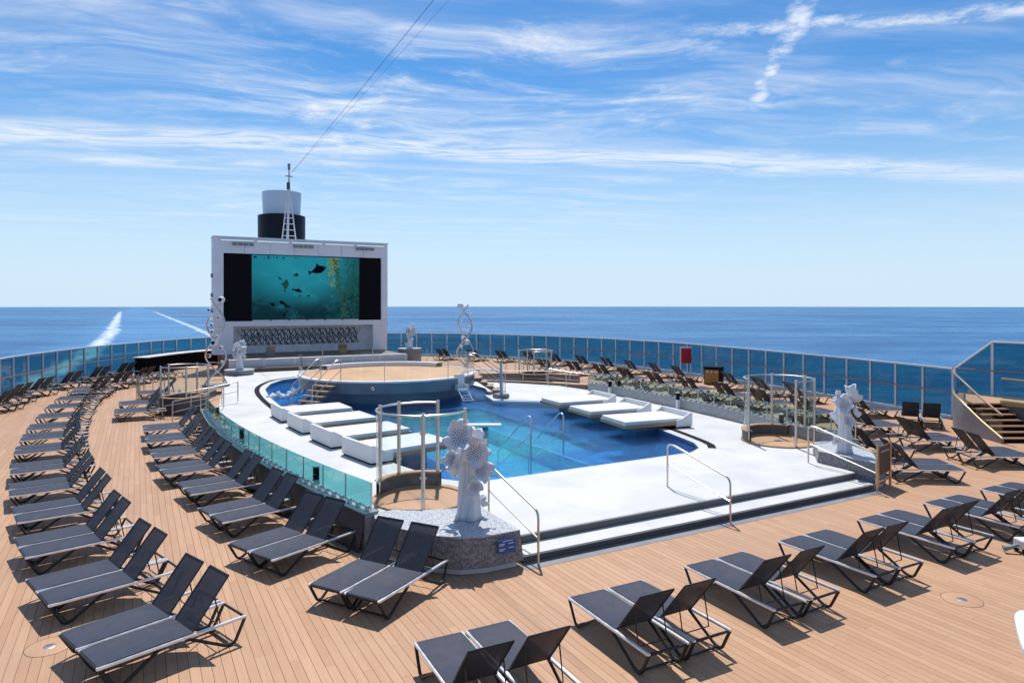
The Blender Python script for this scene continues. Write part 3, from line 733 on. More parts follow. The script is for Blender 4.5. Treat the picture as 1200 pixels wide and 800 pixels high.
def stage_stairs(a, label):
    t = empty('stage_stairs', (SCX+(SR+.02)*cos(a), SCY+(SR+.02)*sin(a), 0), a)   # local x points outwards
    for k in range(5):
        z = SZ-.06-.205*(k+1); x0 = .06+.30*k; wd = .62 if k < 4 else .95
        MB().box(x0, x0+.33, -wd, wd, z, z+.055).build('tread', TEAK, t)
    for s in (-.35, .35):
        M, L = beam_M((.02, s, SZ-.25), (1.55, s, .22)); MB().box(0, L, -.03, .03, -.06, .06, M=M).build('stringer', MGREY, t)
    for s in (-.62, .62):
        MB().tube(fillet([(-.25, s, SZ), (-.25, s, SZ+1.0), (.05, s, SZ+.98), (1.6, s, .36+.95), (1.6, s, -.74)], .12), .022, 8).build('handrail', STEEL, t, True)
        MB().tube([(-.25, s, SZ+.5), (1.6, s, .80)], .016, 6).build('mid_bar', STEEL, t)
    MB().tube([(1.45, 0, -.74), (1.45, 0, .16)], .05, 8).build('pillar', WHITE, t)
    return tag(t, label, 'stairs')
stage_stairs(3.72, 'teak stairs with steel rails from the water to the stage, beside the four daybeds')
stage_stairs(-.58, 'teak stairs with steel rails from the stage towards the pool lift')
# white water splash and round lamp beside the stairs
t = empty('pool_fountain', (6.75, 36.0, .2)); rnd = random.Random(3); m = MB()
for k in range(90):
    q = rnd.random(); m.ball((-.9+1.9*q+rnd.gauss(0, .10), -1.2*q+rnd.gauss(0, .22), .05+.75*q*q+abs(rnd.gauss(0, .10))), rnd.uniform(.04, .14)*(1.25-.5*q), 6)
o = m.build('foam', mat('white_foam', (.82, .86, .90), .7), t, 'all'); o['kind'] = 'stuff'
MB().tube([(1.2, -1.5, -.9), (1.15, -1.4, .55)], .05, 8).build('spout_pipe', STEEL, t)
MB().ball((1.25, -1.45, .75), .21, 14).build('spout_ball', SCULPT, t, 'all')
tag(t, 'white foaming fountain with a round spout ball beside the stage stairs', 'fountain')
# pool lift
t = empty('pool_lift', (15.95, 30.15, .36))
MB().box(-.32, .32, -.28, .28, 0.001, .2).build('base', MGREY, t); MB().tube([(0, 0, .2), (0, 0, 1.75)], [.075, .06], 10).build('mast', mat('lift_blue_grey', (.30, .36, .45), .5), t, True)
MB().tube(fillet([(0, 0, 1.35), (-.9, .45, 1.45), (-1.75, .85, 1.3), (-1.8, .88, .95)], .3), .028, 8).build('arm', WHITE, t, True)
m = MB().box(-.28, .28, -.25, .25, .40, .48).box(-.28, .28, .2, .28, .48, 1.15).box(-.3, -.24, -.25, .2, .48, .68).box(.24, .3, -.25, .2, .48, .68); m.v = [(v[0]-1.8, v[1]+.85, v[2]) for v in m.v]; m.build('seat', WHITE, t)
m = MB()
for x in (-.25, .25): m.tube([(x-1.8, .6, .40), (x-1.8, .05, .0), (x-1.8, -.15, .0)], .025, 6)
for yy in (.3, .1, -.1): m.tube([(-2.05, yy+.0, max(.0, .25*(yy+.1)*1.8)), (-1.55, yy, max(.0, .25*(yy+.1)*1.8))], .02, 6)
m.build('footrest', WHITE, t); tag(t, 'pool lift with white seat hanging over the water by the stage', 'pool lift')
# ------------------------------------------------------------------ screen wall, podium
SV = 57.0
pod = empty('podium', (12, 50, 0))
MB().box(-6.6, 7.0, -.35, .62, .363, .62).build('lower_step', DBROWN, pod)
MB().box(-6.4, 6.5, .62, 1.0, .40, 1.18).build('white_front', WHITE, pod)
MB().box(-6.4, 6.5, 1.001, 8.4, .02, 1.14).build('floor', mat('podium_floor_brown', (.20, .13, .10), .6, var=.15), pod)
for i in range(6): MB().box(-6.1+2.1*i, -4.2+2.1*i, .605, .6195, .66, 1.12).build('panel', mat('podium_panel', (.58, .58, .62), .4), pod)
tag(pod, 'white fronted podium with brown step below the big screen', 'podium')
sw = empty('screen_wall', (12.1, SV, 1.142))
Z0 = 1.142
def B(m_, name, mt, par=sw, **k):
    m_.v = [(v[0]-12.1, v[1]-SV, v[2]-Z0) for v in m_.v]; return m_.build(name, mt, par, **k)
SL, SRt, ZT = 5.15, 19.0, 10.2
GREYW = mat('screen_wall_paint', (.80, .80, .82), .5, var=.04, vscale=1)
B(MB().box(SL, SL+1.45, SV, SV+1.5, Z0, 3.30), 'side_pier', GREYW)
B(MB().box(SRt-1.25, SRt, SV, SV+1.5, Z0, 3.30), 'side_pier', GREYW)
B(MB().box(SL+1.45, SRt-1.25, SV+.8, SV+1.49, Z0, 3.298), 'niche_wall', mat('niche_grey', (.64, .62, .62), .55, var=.1, vscale=2))
B(MB().box(SL+.002, SRt-.002, SV+.001, SV+1.499, 3.302, 3.70), 'lintel', GREYW)
B(MB().box(SL, SL+.72, SV-.10, SV+1.5, 3.702, 9.0), 'frame_side', GREYW)
B(MB().box(SRt-.55, SRt, SV-.10, SV+1.5, 3.702, 9.0), 'frame_side', GREYW)
B(MB().box(SL, SRt, SV-.10, SV+1.5, 9.002, ZT), 'frame_top', GREYW)
B(MB().box(SL-.05, SRt+.05, SV-.16, SV+1.55, ZT, ZT+.10), 'cornice', WHITE)
for x in (7.4, 9.3, 11.2, 13.1, 15.0, 16.9): B(MB().box(x-.012, x+.012, SV-.103, SV-.09, 9.01, 9.86), 'panel_joint', MGREY)
for i in range(5): B(MB().box(SL+.5+2.65*i, SL+2.9+2.65*i, SV-.28, SV-.12, 9.93, 10.05), 'light_bar', mat('light_bar_chrome', (.8, .8, .8), .15, 1), smooth=False)
for x0 in (6.5, 11.1, 16.2):
    for k in range(4): B(MB().box(x0+.42*k, x0+.42*k+.30, SV-.34, SV-.12, 9.62, 9.80), 'floodlight', MGREY)
B(MB().box(SL+.721, SRt-.551, SV+.05, SV+.7, 3.702, 9.0), 'screen_housing', mat('led_black', (.006, .006, .008), .7, spec=.1))
PX0, PX1, PZ0, PZ1 = 7.95, 16.55, 3.86, 8.93
def screen_mat():
    m = bpy.data.materials.new('led_picture'); m.use_nodes = True; N = NT(m.node_tree); b = N.n['Principled BSDF']
    x, y, z = N.sep(N.new('ShaderNodeTexCoord').outputs['Object'])
    X = N.math('DIVIDE', N.math('SUBTRACT', x, PX0-12.1), PX1-PX0); Z = N.math('DIVIDE', N.math('SUBTRACT', z, PZ0-Z0), PZ1-PZ0)
    glow = N.sstep(N.math('ADD', N.math('POWER', N.math('SUBTRACT', X, .42), 2), N.math('MULTIPLY', N.math('POWER', N.math('SUBTRACT', Z, .95), 2), .7)), .0, .55, 1, 0)
    c = N.mix(glow, (.001, .018, .028, 1), (.010, .20, .27, 1))
    n1 = N.noise(N.comb(N.math('MULTIPLY', X, 3), N.math('MULTIPLY', Z, 2.6), 0), 1.5, 6, .6, .5)
    c = N.mix(N.math('MULTIPLY', N.sstep(n1, .45, .75), .45), c, (.025, .27, .35, 1))
    kelp = N.math('MULTIPLY', N.sstep(X, .60, 1.0), N.sstep(N.noise(N.comb(N.math('MULTIPLY', X, 22), N.math('MULTIPLY', Z, 7), 3), 1, 6, .7, 1.0), .35, .65))
    c = N.mix(N.math('MULTIPLY', kelp, .8), c, (.002, .06, .045, 1))
    dk = N.math('MULTIPLY', N.sstep(Z, .30, .02), N.sstep(N.noise(N.comb(N.math('MULTIPLY', X, 7), Z, 6), 1.3, 5, .6), .35, .6))
    c = N.mix(N.math('MULTIPLY', dk, .8), c, (.001, .02, .026, 1))
    b.inputs['Base Color'].default_value = (.01, .01, .01, 1); b.inputs['Roughness'].default_value = .5
    N.put(b.inputs['Emission Color'], c); b.inputs['Emission Strength'].default_value = 1.0; b.inputs['Specular IOR Level'].default_value = .05; return m
pan = B(MB().box(PX0, PX1, SV+.02, SV+.049, PZ0, PZ1), 'screen_picture', screen_mat())
SIL = mat('silhouette_dark', (.003, .008, .010), .8, spec=.05); SILG = mat('silhouette_green', (.006, .035, .032), .6, emit=(.0, .05, .045, .6)); KELP = mat('kelp_gold', (.05, .05, .01), .6, emit=(.20, .20, .02, .8)); KELPD = mat('kelp_green', (.01, .04, .02), .6, emit=(.02, .09, .05, .5))
def fish(cx, cz, L, ang, mt, tall=.36):
    pts = [(-.5, .0), (-.42, .02), (-.58, .17), (-.62, -.12), (-.40, -.03), (-.2, -.14*tall/.36), (.1, -.20*tall/.36), (.36, -.12*tall/.36), (.5, .0), (.38, .10*tall/.36), (.15, .2*tall/.36), (.05, .36*tall/.36), (-.08, .19*tall/.36), (-.3, .10)]
    pts = pts[2:]+pts[:2]
    ca, sa = cos(ang), sin(ang); P = [(cx+L*(p[0]*ca-p[1]*sa), cz+L*(p[0]*sa+p[1]*ca)) for p in pts]
    q = MB().prism(P, 0, .004); q.v = [(v[0], SV+.019-v[2], v[1]) for v in q.v]; return B(q, 'fish_silhouette', mt, pan)
def sx(f): return PX0+f*(PX1-PX0)
def sz(f): return PZ0+f*(PZ1-PZ0)
# children of the picture panel (its origin equals the wall's)
for a in ((.60, .79, 1.35, .35, SIL, .42), (.395, .70, .42, .1, SIL, .5), (.41, .45, .75, -.2, SIL, .3), (.30, .54, .95, 1.45, SILG, .45), (.27, .26, .55, 2.6, SIL, .4), (.18, .23, .45, -.5, SIL, .4), (.51, .37, .26, .1, SIL, .4), (.25, .64, .45, 2.5, SILG, .3), (.93, .88, .4, .05, SILG, .4)): fish(sx(a[0]), sz(a[1]), *a[2:])
rnd = random.Random(5)
for (x0, x1, n, mt, zt) in ((.735, .84, 150, KELPD, 1.), (.70, .78, 90, KELP, 1.), (.86, 1.0, 110, KELPD, 1.), (.28, .33, 12, SIL, .24), (.40, .46, 10, SILG, .40), (.0, .45, 12, SIL, 1.02)):
    q = MB()
    for k in range(n):
        f = rnd.uniform(x0, x1); zz = rnd.uniform(.0, zt) if mt in (KELPD, SILG, SIL) else 1-abs(rnd.gauss(0, .20))
        if mt is KELP: f = .745+rnd.gauss(0, .017+.012*zz)
        if zt > 1.01: zz = rnd.uniform(.96, .995)
        if mt is KELPD and x0 < .8: f = x0+.02+.10*(1-zz)+rnd.gauss(0, .016)
        s_ = rnd.uniform(.10, .32); an = rnd.uniform(0, 6.3); c_, s2 = cos(an), sin(an); X, Zz = min(max(sx(f), PX0+.2), PX1-.2), min(max(sz(zz), PZ0+.15), PZ1-.16)
        P = [(X+s_*(a*c_-b_*s2)*.6, Zz+s_*(a*s2+b_*c_)*.6) for a, b_ in ((-1, 0), (-.2, -.35), (1, 0), (.1, .4))]
        w_ = MB().prism(P, .0045+.0001*k, .0052+.0001*k); w_.v = [(v[0], SV+.019-v[2], v[1]) for v in w_.v]; q.add(w_.v, w_.f)
    o = B(q, 'kelp', mt, pan); o['kind'] = 'stuff'
for i in range(6): B(MB().box(8.0+1.43*i, 9.32+1.43*i, SV-.04, SV+.04, 3.705, 3.80), 'screen_sill', WHITE)
# relief of crossing dark branches in the niche
q = MB(); rnd = random.Random(9)
for k in range(120):
    x = 7.25+9.35*k/119; sg = 1 if k % 2 else -1; pts = []
    for i in range(7):
        f = i/6; pts.append((x+sg*(.42*(f-.5)+.10*sin(3.1*f*PI+k)), SV+.77, 1.75+1.35*f))
    q.tube(pts, [rnd.uniform(.014, .032)*(1-.4*abs(i-3)/3) for i in range(7)], 5)
o = B(q, 'branch_relief', mat('relief_ink', (.03, .032, .05), .4, var=.4, vscale=2), smooth='all'); o['kind'] = 'stuff'
q = MB()
for k in range(46):
    x = rnd.uniform(7.3, 16.5); q.ball((x, SV+.74, rnd.uniform(1.8, 3.05)), rnd.uniform(.04, .08), 6, sc=(1, .4, 1.3))
o = B(q, 'relief_blooms', mat('relief_bronze', (.35, .22, .13), .4), smooth='all'); o['kind'] = 'stuff'
for s, x in ((0, SL), (1, SRt)):
    for zz in (1.9, 3.2, 4.4, 5.6, 7.1): B(MB().box(x-.14 if s == 0 else x+.002, x-.002 if s == 0 else x+.14, SV+.3, SV+.55, zz, zz+.3), 'side_spotlight', MGREY)
tag(sw, 'giant white-framed LED screen wall showing an underwater picture', 'screen')
for x, lab in ((8.9, 'small brown and grey box on the podium before the niche'), (14.4, 'small tan box on the podium before the niche')):
    t = empty('podium_box', (x, 54.2, 1.142)); MB().box(-.3, .3, -.2, .2, .003, .42).build('case', MGREY if x < 10 else TEAK, t); MB().box(-.3, .3, -.18, .2, .423, .72).build('lid', TEAK if x < 10 else BROWN, t); tag(t, lab, 'box')
# mast on the screen wall
t = empty('mast', (10.95, SV+.9, ZT+.1)); Hm = 5.75
for sx_ in (-.55, .55): MB().tube([(sx_, 0, 0), (sx_*.12, 0, Hm*.72)], .055, 6).build('leg', WHITE, t)
MB().tube([(0, .5, 0), (0, .05, Hm*.72)], .055, 6).build('leg', WHITE, t)
MB().tube([(-.12, 0, 0), (0, 0, Hm*.72), (0, 0, Hm)], [.10, .09, .06], 8).build('pole', WHITE, t)
for k in range(8):
    f = .06+.085*k; MB().tube([(-.55*(1-f*1.2), 0, Hm*f), (.55*(1-f*1.2), 0, Hm*f)], .03, 5).build('rung', WHITE, t)
MB().box(-.28, .28, -.1, .1, Hm-.55, Hm-.50).build('yardarm', MGREY, t); MB().tube([(0, 0, Hm), (0, 0, Hm+.5)], [.1, .12], 8).build('lantern', MGREY, t)
MB().tube([(-.05, 0, Hm*.72), (-.05, 0, Hm*.82)], .14, 8).build('lamp_drum', DGREY, t)
tag(t, 'slim white lattice mast with ladder rungs on top of the screen wall', 'mast')
# wires to the mast head
Mh = Vector((10.95, SV+.9, ZT+Hm-.35)); McX = TC*Mh.x-TS*Mh.y; McY = TS*Mh.x+TC*Mh.y
for k, lab in enumerate(('thin dark wire running from the mast head overhead', 'fainter thin wire beside the dark one at the mast head')):
    # both run forward to a mast behind the viewer
    fx = (-3.03, -2.5)[k]; q = (McY+10)/(McY-25)
    X = McX+(fx-McX)*q; Y = -10.; zz = Mh.z+(16.2-Mh.z)*q
    e = Vector((TC*X+TS*Y, -TS*X+TC*Y, zz))
    pts = [Mh.lerp(e, i/16)-Vector((0, 0, .25*(1-(2*i/16-1)**2))) for i in range(17)]
    tag(MB().tube(pts, .011 if k == 0 else .006, 5).build('wire', mat('wire_grey', (.12, .13, .16), .5), None), lab, 'wire')
# funnel
t = empty('funnel', (14.7, 82.0, -3.2)); fz = 3.2
MB().lathe([(2.6, .01), (2.6, fz+10), (2.62, fz+15.2), (2.45, fz+15.25)], 48).build('black_base', mat('funnel_navy', (.004, .006, .012), .45, spec=.25), t, True)
MB().lathe([(2.05, fz+15.2), (2.18, fz+17.9), (2.12, fz+17.9), (2.08, fz+17.0)], 48).build('silver_stack', mat('stack_silver', (.60, .63, .68), .4, .3), t, True)
MB().lathe([(2.1, fz+16.9), (.01, fz+16.9)], 48).build('stack_floor', BLACK, t)
tag(t, 'black and silver round funnel behind the screen wall', 'funnel')

# ------------------------------------------------------------------ helix light sculptures
def helix():
    t = empty('helix_sculpture'); Hh = 5.0
    for k in range(2):
        pts = []
        for i in range(61):
            f = i/60; a = 2*PI*1.35*f+k*PI; r = .62*(1-.35*f); pts.append((r*cos(a), r*sin(a), Hh*f*(1 if k == 0 else .95)))
        MB().tube(pts, .045, 8).build('strand', STEEL, t, True)
    for i in range(9):
        f = (i+.7)/10; a = 2*PI*1.35*f; r = .62*(1-.35*f)
        MB().tube([(r*cos(a), r*sin(a), Hh*f), (-r*cos(a), -r*sin(a), Hh*f)], .022, 6).build('rung', STEEL, t)
    rnd = random.Random(4)
    for f, sz_, a_ in ((.985, .20, .5), (.62, .11, 2.0), (.50, .19, 4.4), (.56, .12, 1.2), (.35, .12, 3.0), (.27, .10, .3), (.70, .10, 4.0), (.44, .10, 5.6), (.78, .09, 1.0), (.87, .10, 3.3)):
        a = a_; r = .35; c = (r*cos(a), r*sin(a), Hh*f)
        o = MB().ball(c, sz_, 12).build('lamp_ball', SCULPT, t, 'all')
        MB().ball((c[0]-.45*sz_, c[1]-.72*sz_, c[2]), sz_*.55, 10).build('lens', BLACK, o, 'all')
    MB().lathe([(.75, 0.002), (.75, .12), (.001, .12)], 24).build('base_plate', MGREY, t)
    return t
hx = helix(); hx.location = (3.95, 42.2, .362); tag(hx, 'twisted double-helix steel light sculpture in front of the screen wall', 'sculpture', 'helix light sculptures')
h2 = copy_tree(hx); h2.location = (19.1, 41.2, 0.002); h2.rotation_euler.z = 2.6; tag(h2, 'twisted double-helix steel light sculpture standing behind the stage stairs and pool lift', 'sculpture', 'helix light sculptures')
# ------------------------------------------------------------------ ramp rails and kerbs by the fence ends
def ramp_rail(pts, label):
    p = [Vector(q) for q in catmull([Vector(q) for q in pts], .28)]; o0 = p[0].copy(); o0.z = 0
    t = empty('ramp_rail', tuple(o0)); top = [q-o0+Vector((0, 0, .98)) for q in p]
    MB().tube(fillet([top[0]-Vector((0, 0, .9))]+top[:1]+top[1:]+[top[-1]-Vector((0, 0, .96))], .05, 3), .024, 8).build('rail', STEEL, t, True)
    MB().tube([q-Vector((0, 0, .45)) for q in top], .016, 6).build('mid_bar', STEEL, t, True)
    for i in range(4, len(top)-2, 5): MB().tube([top[i]-Vector((0, 0, .97)), top[i]], .02, 6).build('post', STEEL, t)
    return tag(t, label, 'railing')
ramp_rail([(1.3, 31.6, .005), (2.4, 31.9, .2), (3.4, 32.9, .37)], 'curved steel ramp rail at the end of the teal glass fence')
ramp_rail([(1.0, 33.7, .005), (2.6, 33.8, .2), (4.2, 34.6, .37)], 'curved steel ramp rail in front of the dark based shower enclosure')
ramp_rail([(23.2, 30.9, .005), (21.9, 31.8, .15), (20.6, 33.2, .37)], 'curved steel ramp rail at the far end of the grey mosaic fence')
ramp_rail([(23.4, 33.2, .005), (21.6, 34.6, .05), (19.3, 36.2, .05), (17.9, 37.8, .05)], 'long curved steel rail in front of the distant shower enclosure')
def kerb(path, h, label):
    p = catmull([Vector((a, c, 0)) for a, c in path], .5); t = empty('curved_kerb', tuple(p[0]))
    q = [(v.x-p[0].x, v.y-p[0].y) for v in p]
    MB().strip(q, .14, 0.002, h).build('wall', MOSAIC, t); MB().strip(q, .17, h, h+.04).build('cap', TEAK, t); return tag(t, label, 'kerb')
kerb([(23.2, 31.3), (22.0, 32.6), (20.9, 34.4), (19.5, 36.0), (18.0, 37.6)], .42, 'low curved mosaic kerb under the long curved rail')
kerb([(25.0, 36.5), (23.8, 38.4), (21.6, 40.0), (19.9, 40.6)], .42, 'low curved mosaic kerb behind the distant shower enclosure')
kerb([(.6, 37.5), (1.6, 38.6), (3.0, 39.4), (3.7, 40.6)], .42, 'low curved mosaic kerb behind the dark based shower enclosure')
for k, (px_, py_) in enumerate(((2.6, 40.8), (21.2, 40.9))):
    t = empty('glass_balustrade', (px_, py_, 0)); rr = 4.2
    for i in range(6):
        a0 = (-.6+.28*i) if k else (PI+.6-.28*(i+1)); a1 = a0+.27
        MB().lathe([(2.6, .10), (2.6, 1.25)], 5, a0=a0, a1=a1).build('glass_panel', GLASSC, t, 'all')
        MB().tube([(2.6*cos(a0), 2.6*sin(a0), 0.003), (2.6*cos(a0), 2.6*sin(a0), 1.3)], .025, 6).build('post', STEEL, t)
    tag(t, ('curved glass balustrade by the helix sculpture at the screen wall', 'curved glass balustrade by the helix sculpture near the pool lift')[k], 'balustrade')
# draped counter against the windscreen
t = empty('draped_counter', (2.2, 57.6, 0)); base = catmull([Vector(p) for p in ((.55, 55.0, 0), (2.0, 57.3, 0), (3.9, 59.9, 0), (6.6, 62.4, 0))], .06)
top = []; fr = []
for i, p in enumerate(base):
    q = base[min(i+1, len(base)-1)]-base[max(0, i-1)]; nn = Vector((q.y, -q.x, 0)).normalized(); wv = .05*sin(i*2.1)+.03*sin(i*.9)
    fr.append((p+nn*(.0+wv)-Vector((2.2, 57.6, 0)), p-nn*.8-Vector((2.2, 57.6, 0))))
vs_ = []; fs = []
for a, c in fr: vs_ += [(a.x, a.y, .01), (a.x, a.y, 1.2), (c.x, c.y, 1.2), (c.x, c.y, .01)]
for i in range(len(fr)-1):
    for j in range(3): fs.append((4*i+j, 4*i+j+1, 4*i+4+j+1, 4*i+4+j))
fs += [(0, 3, 2, 1), (4*len(fr)-4, 4*len(fr)-3, 4*len(fr)-2, 4*len(fr)-1)]
MB().add(vs_, fs).build('curtain', CURTAIN, t, True)
MB().strip([((a.x+c.x)/2, (a.y+c.y)/2) for a, c in fr[::6]], .52, 1.205, 1.27).build('top', WHITE, t)
tag(t, 'long curved counter with black curtain and white top against the windscreen', 'counter')
# red cabinet, towel bin
t = empty('red_cabinet', (34.25, 36.6, 0), PI/2+1.32+PI)
MB().box(-.36, .36, -.12, .14, .85, 1.90).build('case', RED, t); MB().box(-.33, .33, -.135, -.121, .88, 1.87).build('door', RED, t)
for x in (-.41, .41): MB().box(x-.03, x+.03, .0, .08, 0.005, 1.96).build('upright', FRAMEW, t)
MB().box(-.44, .44, .0, .08, 1.96, 2.02).build('crossbar', FRAMEW, t)
tag(t, 'red fire cabinet on a white frame against the windscreen', 'cabinet')
t = empty('towel_bin', (31.9, 31.6, 0), -1.05)
MB().box(-.52, .52, -.35, .35, 0.003, 1.0).build('body', BLACK, t); MB().box(-.47, .40, -.365, -.351, .05, .92).build('front_panel', BROWN, t)
MB().box(-.54, .54, -.37, .37, 1.0, 1.10).build('lid', BLACK, t)
for x in (-.32, -.04, .24): 
    q = MB().lathe([(.001, 0), (.055, 0), (.055, -.02)], 12); q.v = [(v[0]+x, -.367+v[2]*.0-.002*1, v[1]+.80) for v in q.v]; q.build('badge', CUSHION, t)
tag(t, 'brown fronted black towel bin among the loungers', 'bin')
# menu stand
t = empty('menu_stand', (17.9, 11.45, 0), .22)
for x in (-.43, .43): MB().tube([(x, 0, .004), (x, 0, 1.24)], .035, 8).build('post', mat('brass_post', (.55, .42, .24), .3, 1), t, True)
MB().box(-.39, .39, -.02, .02, .42, 1.17).build('board', DBROWN, t)
q = MB()
for i in range(7): q.box(-.27+.085*i, -.225+.085*i, -.0235, -.0205, 1.0, 1.04)
q.build('printed_row', mat('print_grey', (.6, .58, .55), .5), t)['kind'] = 'stuff'
MB().box(-.46, .46, -.025, .025, .22, .27).build('lower_bar', STEEL, t)
tag(t, 'dark brown menu board between two brass posts at the pool steps', 'menu stand')
# ------------------------------------------------------------------ raised terrace with curved stairs
TZ = 1.2
ter = [(28.25, 14.72), (29.30, 14.16), (29.15, 13.1), (28.75, 11.8), (28.7, 9), (29.0, 2), (31.3, 2), (31.45, 12), (31.6, 15), (31.25, 16.72), (30.2, 16.2), (29.2, 15.6)]
t = empty('terrace', (30, 12, 0))
def T(m_, name, mt, par=t, **k):
    m_.v = [(v[0]-30, v[1]-12, v[2]) for v in m_.v]; return m_.build(name, mt, par, **k)
T(MB().prism(ter, -.3, TZ-.07), 'wall', DGREY)
T(MB().prism(ter, TZ-.068, TZ-.01), 'edge_band', TEAK)
T(MB().prism([(p[0]+(31.5-p[0])*.02, p[1]+(11-p[1])*.02) for p in ter], TZ-.009, TZ), 'floor', PLANK)
edge = [(29.0, 4), (28.78, 9), (28.83, 11.8), (29.22, 13.1), (29.38, 14.05)]
ep = catmull([Vector((a, c, 0)) for a, c in edge], .95)
HTEAK = mat('handrail_teak', (.34, .20, .10), .35, var=.1)
T(MB().strip([(p.x, p.y) for p in ep], .09, TZ, TZ+.10), 'kerb_band', mat('brass_rim', (.50, .36, .18), .35, .6))
for i in range(len(ep)-1):
    M, L = beam_M(ep[i]+Vector((0, 0, TZ+.12)), ep[i+1]+Vector((0, 0, TZ+.12))); T(MB().box(.02, L-.02, -.007, .007, 0, .75, M=M), 'glass_panel', GLASSC)
    T(MB().tube([ep[i]+Vector((0, 0, TZ+.1)), ep[i]+Vector((0, 0, TZ+.93))], .02, 6), 'post', STEEL)
T(MB().tube([(p.x, p.y, TZ+.94) for p in ep], .035, 8), 'handrail', HTEAK, smooth=True)
T(MB().box(30.2, 31.2, 10.9, 12.9, TZ+.16, TZ+.42), 'white_bed', CUSHION)
T(MB().box(30.3, 31.1, 11.0, 12.8, TZ+.005, TZ+.159), 'bed_base', MGREY)
tag(t, 'raised terrace with dark wall, teak edge and glass rail beside the curved stairs', 'terrace')
SO = Vector((27.45, 13.1, 0)); t = empty('curved_stairs', tuple(SO)); dr = Vector((.47, .883, 0)); nr = Vector((.883, -.47, 0)); n = 7
for k in range(n):
    z = TZ/n*(k+1)-(.004 if k == n-1 else 0)
    def at(a, b_): p = dr*(.275*k+a)+nr*b_; return (p.x, p.y)
    wl, wr = .02, 1.62-.07*k
    MB().prism([at(0, wl), at(0, wr), at(.30, wr), at(.30, wl)], z-.04, z).build('tread', PLANK, t)
    MB().prism([at(.03, wl), at(.03, wr), at(.274, wr), at(.274, wl)], .004, z-.041).build('riser', BLACK, t)
    MB().prism([at(-.012, wl), at(-.012, wr), at(.045, wr), at(.045, wl)], z+.001, z+.006).build('nosing', TEAK, t)
cw = []
for i, p in enumerate(catmull([Vector(q) for q in ((27.35, 13.0, .14), (27.9, 14.0, .62), (28.5, 14.95, 1.12), (29.4, 15.75, 1.32), (30.4, 16.3, 1.36), (31.2, 16.72, 1.36))], .3)): cw.append((p.x-SO.x, p.y-SO.y, p.z))
nw = Vector((-.80, .60, 0)); vs_ = []; fs = []
for x, y, zz in cw:
    o_ = nw*.09; vs_ += [(x, y, .004), (x, y, zz), (x+o_.x, y+o_.y, zz), (x+o_.x, y+o_.y, .004)]
for i in range(len(cw)-1):
    for j in range(4): fs.append((4*i+j, 4*i+(j+1) % 4, 4*i+4+(j+1) % 4, 4*i+4+j))
fs += [(0, 1, 2, 3), (4*len(cw)-1, 4*len(cw)-2, 4*len(cw)-3, 4*len(cw)-4)]
MB().add(vs_, fs).build('side_wall', mat('terrace_grey', (.20, .205, .22), .5, var=.08), t, True, merge=True)
MB().tube([(x+nw.x*.045, y+nw.y*.045, zz+.03) for x, y, zz in cw], .05, 8).build('rim', mat('brass_rim', (.50, .36, .18), .35, .6), t, True)
MB().tube([(x+nw.x*.045, y+nw.y*.045, zz+.88) for x, y, zz in cw], .036, 8).build('handrail', HTEAK, t, True)
for i in range(0, len(cw)-2, 2):
    (x, y, zz), (x2, y2, z2) = cw[i], cw[i+2]; ox, oy = nw.x*.04, nw.y*.04; ex, ey = nw.x*.052, nw.y*.052
    MB().add([(x+ox, y+oy, zz+.07), (x2+ox, y2+oy, z2+.07), (x2+ox, y2+oy, z2+.83), (x+ox, y+oy, zz+.83), (x+ex, y+ey, zz+.07), (x2+ex, y2+ey, z2+.07), (x2+ex, y2+ey, z2+.83), (x+ex, y+ey, zz+.83)],
             [(0, 1, 2, 3), (7, 6, 5, 4), (0, 4, 5, 1), (3, 2, 6, 7)]).build('glass_panel', GLASSC, t)
tag(t, 'curved stairs with dark side wall and wooden handrail up to the terrace', 'stairs')
# taller windscreen beyond the terrace
t = empty('tall_windscreen', (31.4, 16.6, 0)); A = Vector((31.35, 16.84, 0)); pts = [A, Vector((31.12, 15.35, 0)), Vector((30.95, 13.9, 0)), Vector((30.8, 12.4, 0)), Vector((30.7, 10.9, 0)), Vector((30.6, 9.4, 0))]
ofs = Vector((.62, 0, 0)); pts = [pts[0]]+[p+ofs*min(1, i*.45) for i, p in enumerate(pts[1:], 1)]
TH2 = 3.45
for i in range(len(pts)-1):
    a, c = pts[i]-Vector((31.4, 16.6, 0)), pts[i+1]-Vector((31.4, 16.6, 0)); h0 = 2.2 if i == 0 else TH2; q = MB()
    n_ = Vector((-(c-a).y, (c-a).x, 0)).normalized()*.008; d = (c-a).normalized()*.05
    V = []
    for s in (-1, 1): V += [a+d+n_*s+Vector((0, 0, .05)), c-d+n_*s+Vector((0, 0, .05)), c-d+n_*s+Vector((0, 0, TH2-.05)), a+d+n_*s+Vector((0, 0, h0-.0))]
    q.add(V, [(3, 2, 1, 0), (4, 5, 6, 7), (0, 1, 5, 4), (2, 3, 7, 6), (1, 2, 6, 5), (3, 0, 4, 7)]).build('glass_panel', GLASSW, t)
    MB().box(-.05, .05, -.05, .05, .003, TH2-.06, M=Matrix.Translation(c)).build('post', FRAMEW, t)
    MB().tube([a+Vector((0, 0, h0)), c+Vector((0, 0, TH2))], .05, 6).build('top_rail', FRAMEW, t)
    MB().tube([a+Vector((-.15, 0, TZ+1.05)), c+Vector((-.15, 0, TZ+1.05))], .026, 6).build('handrail', RAILW, t)
tag(t, 'taller tinted windscreen with sloping shoulder behind the terrace', 'windscreen')
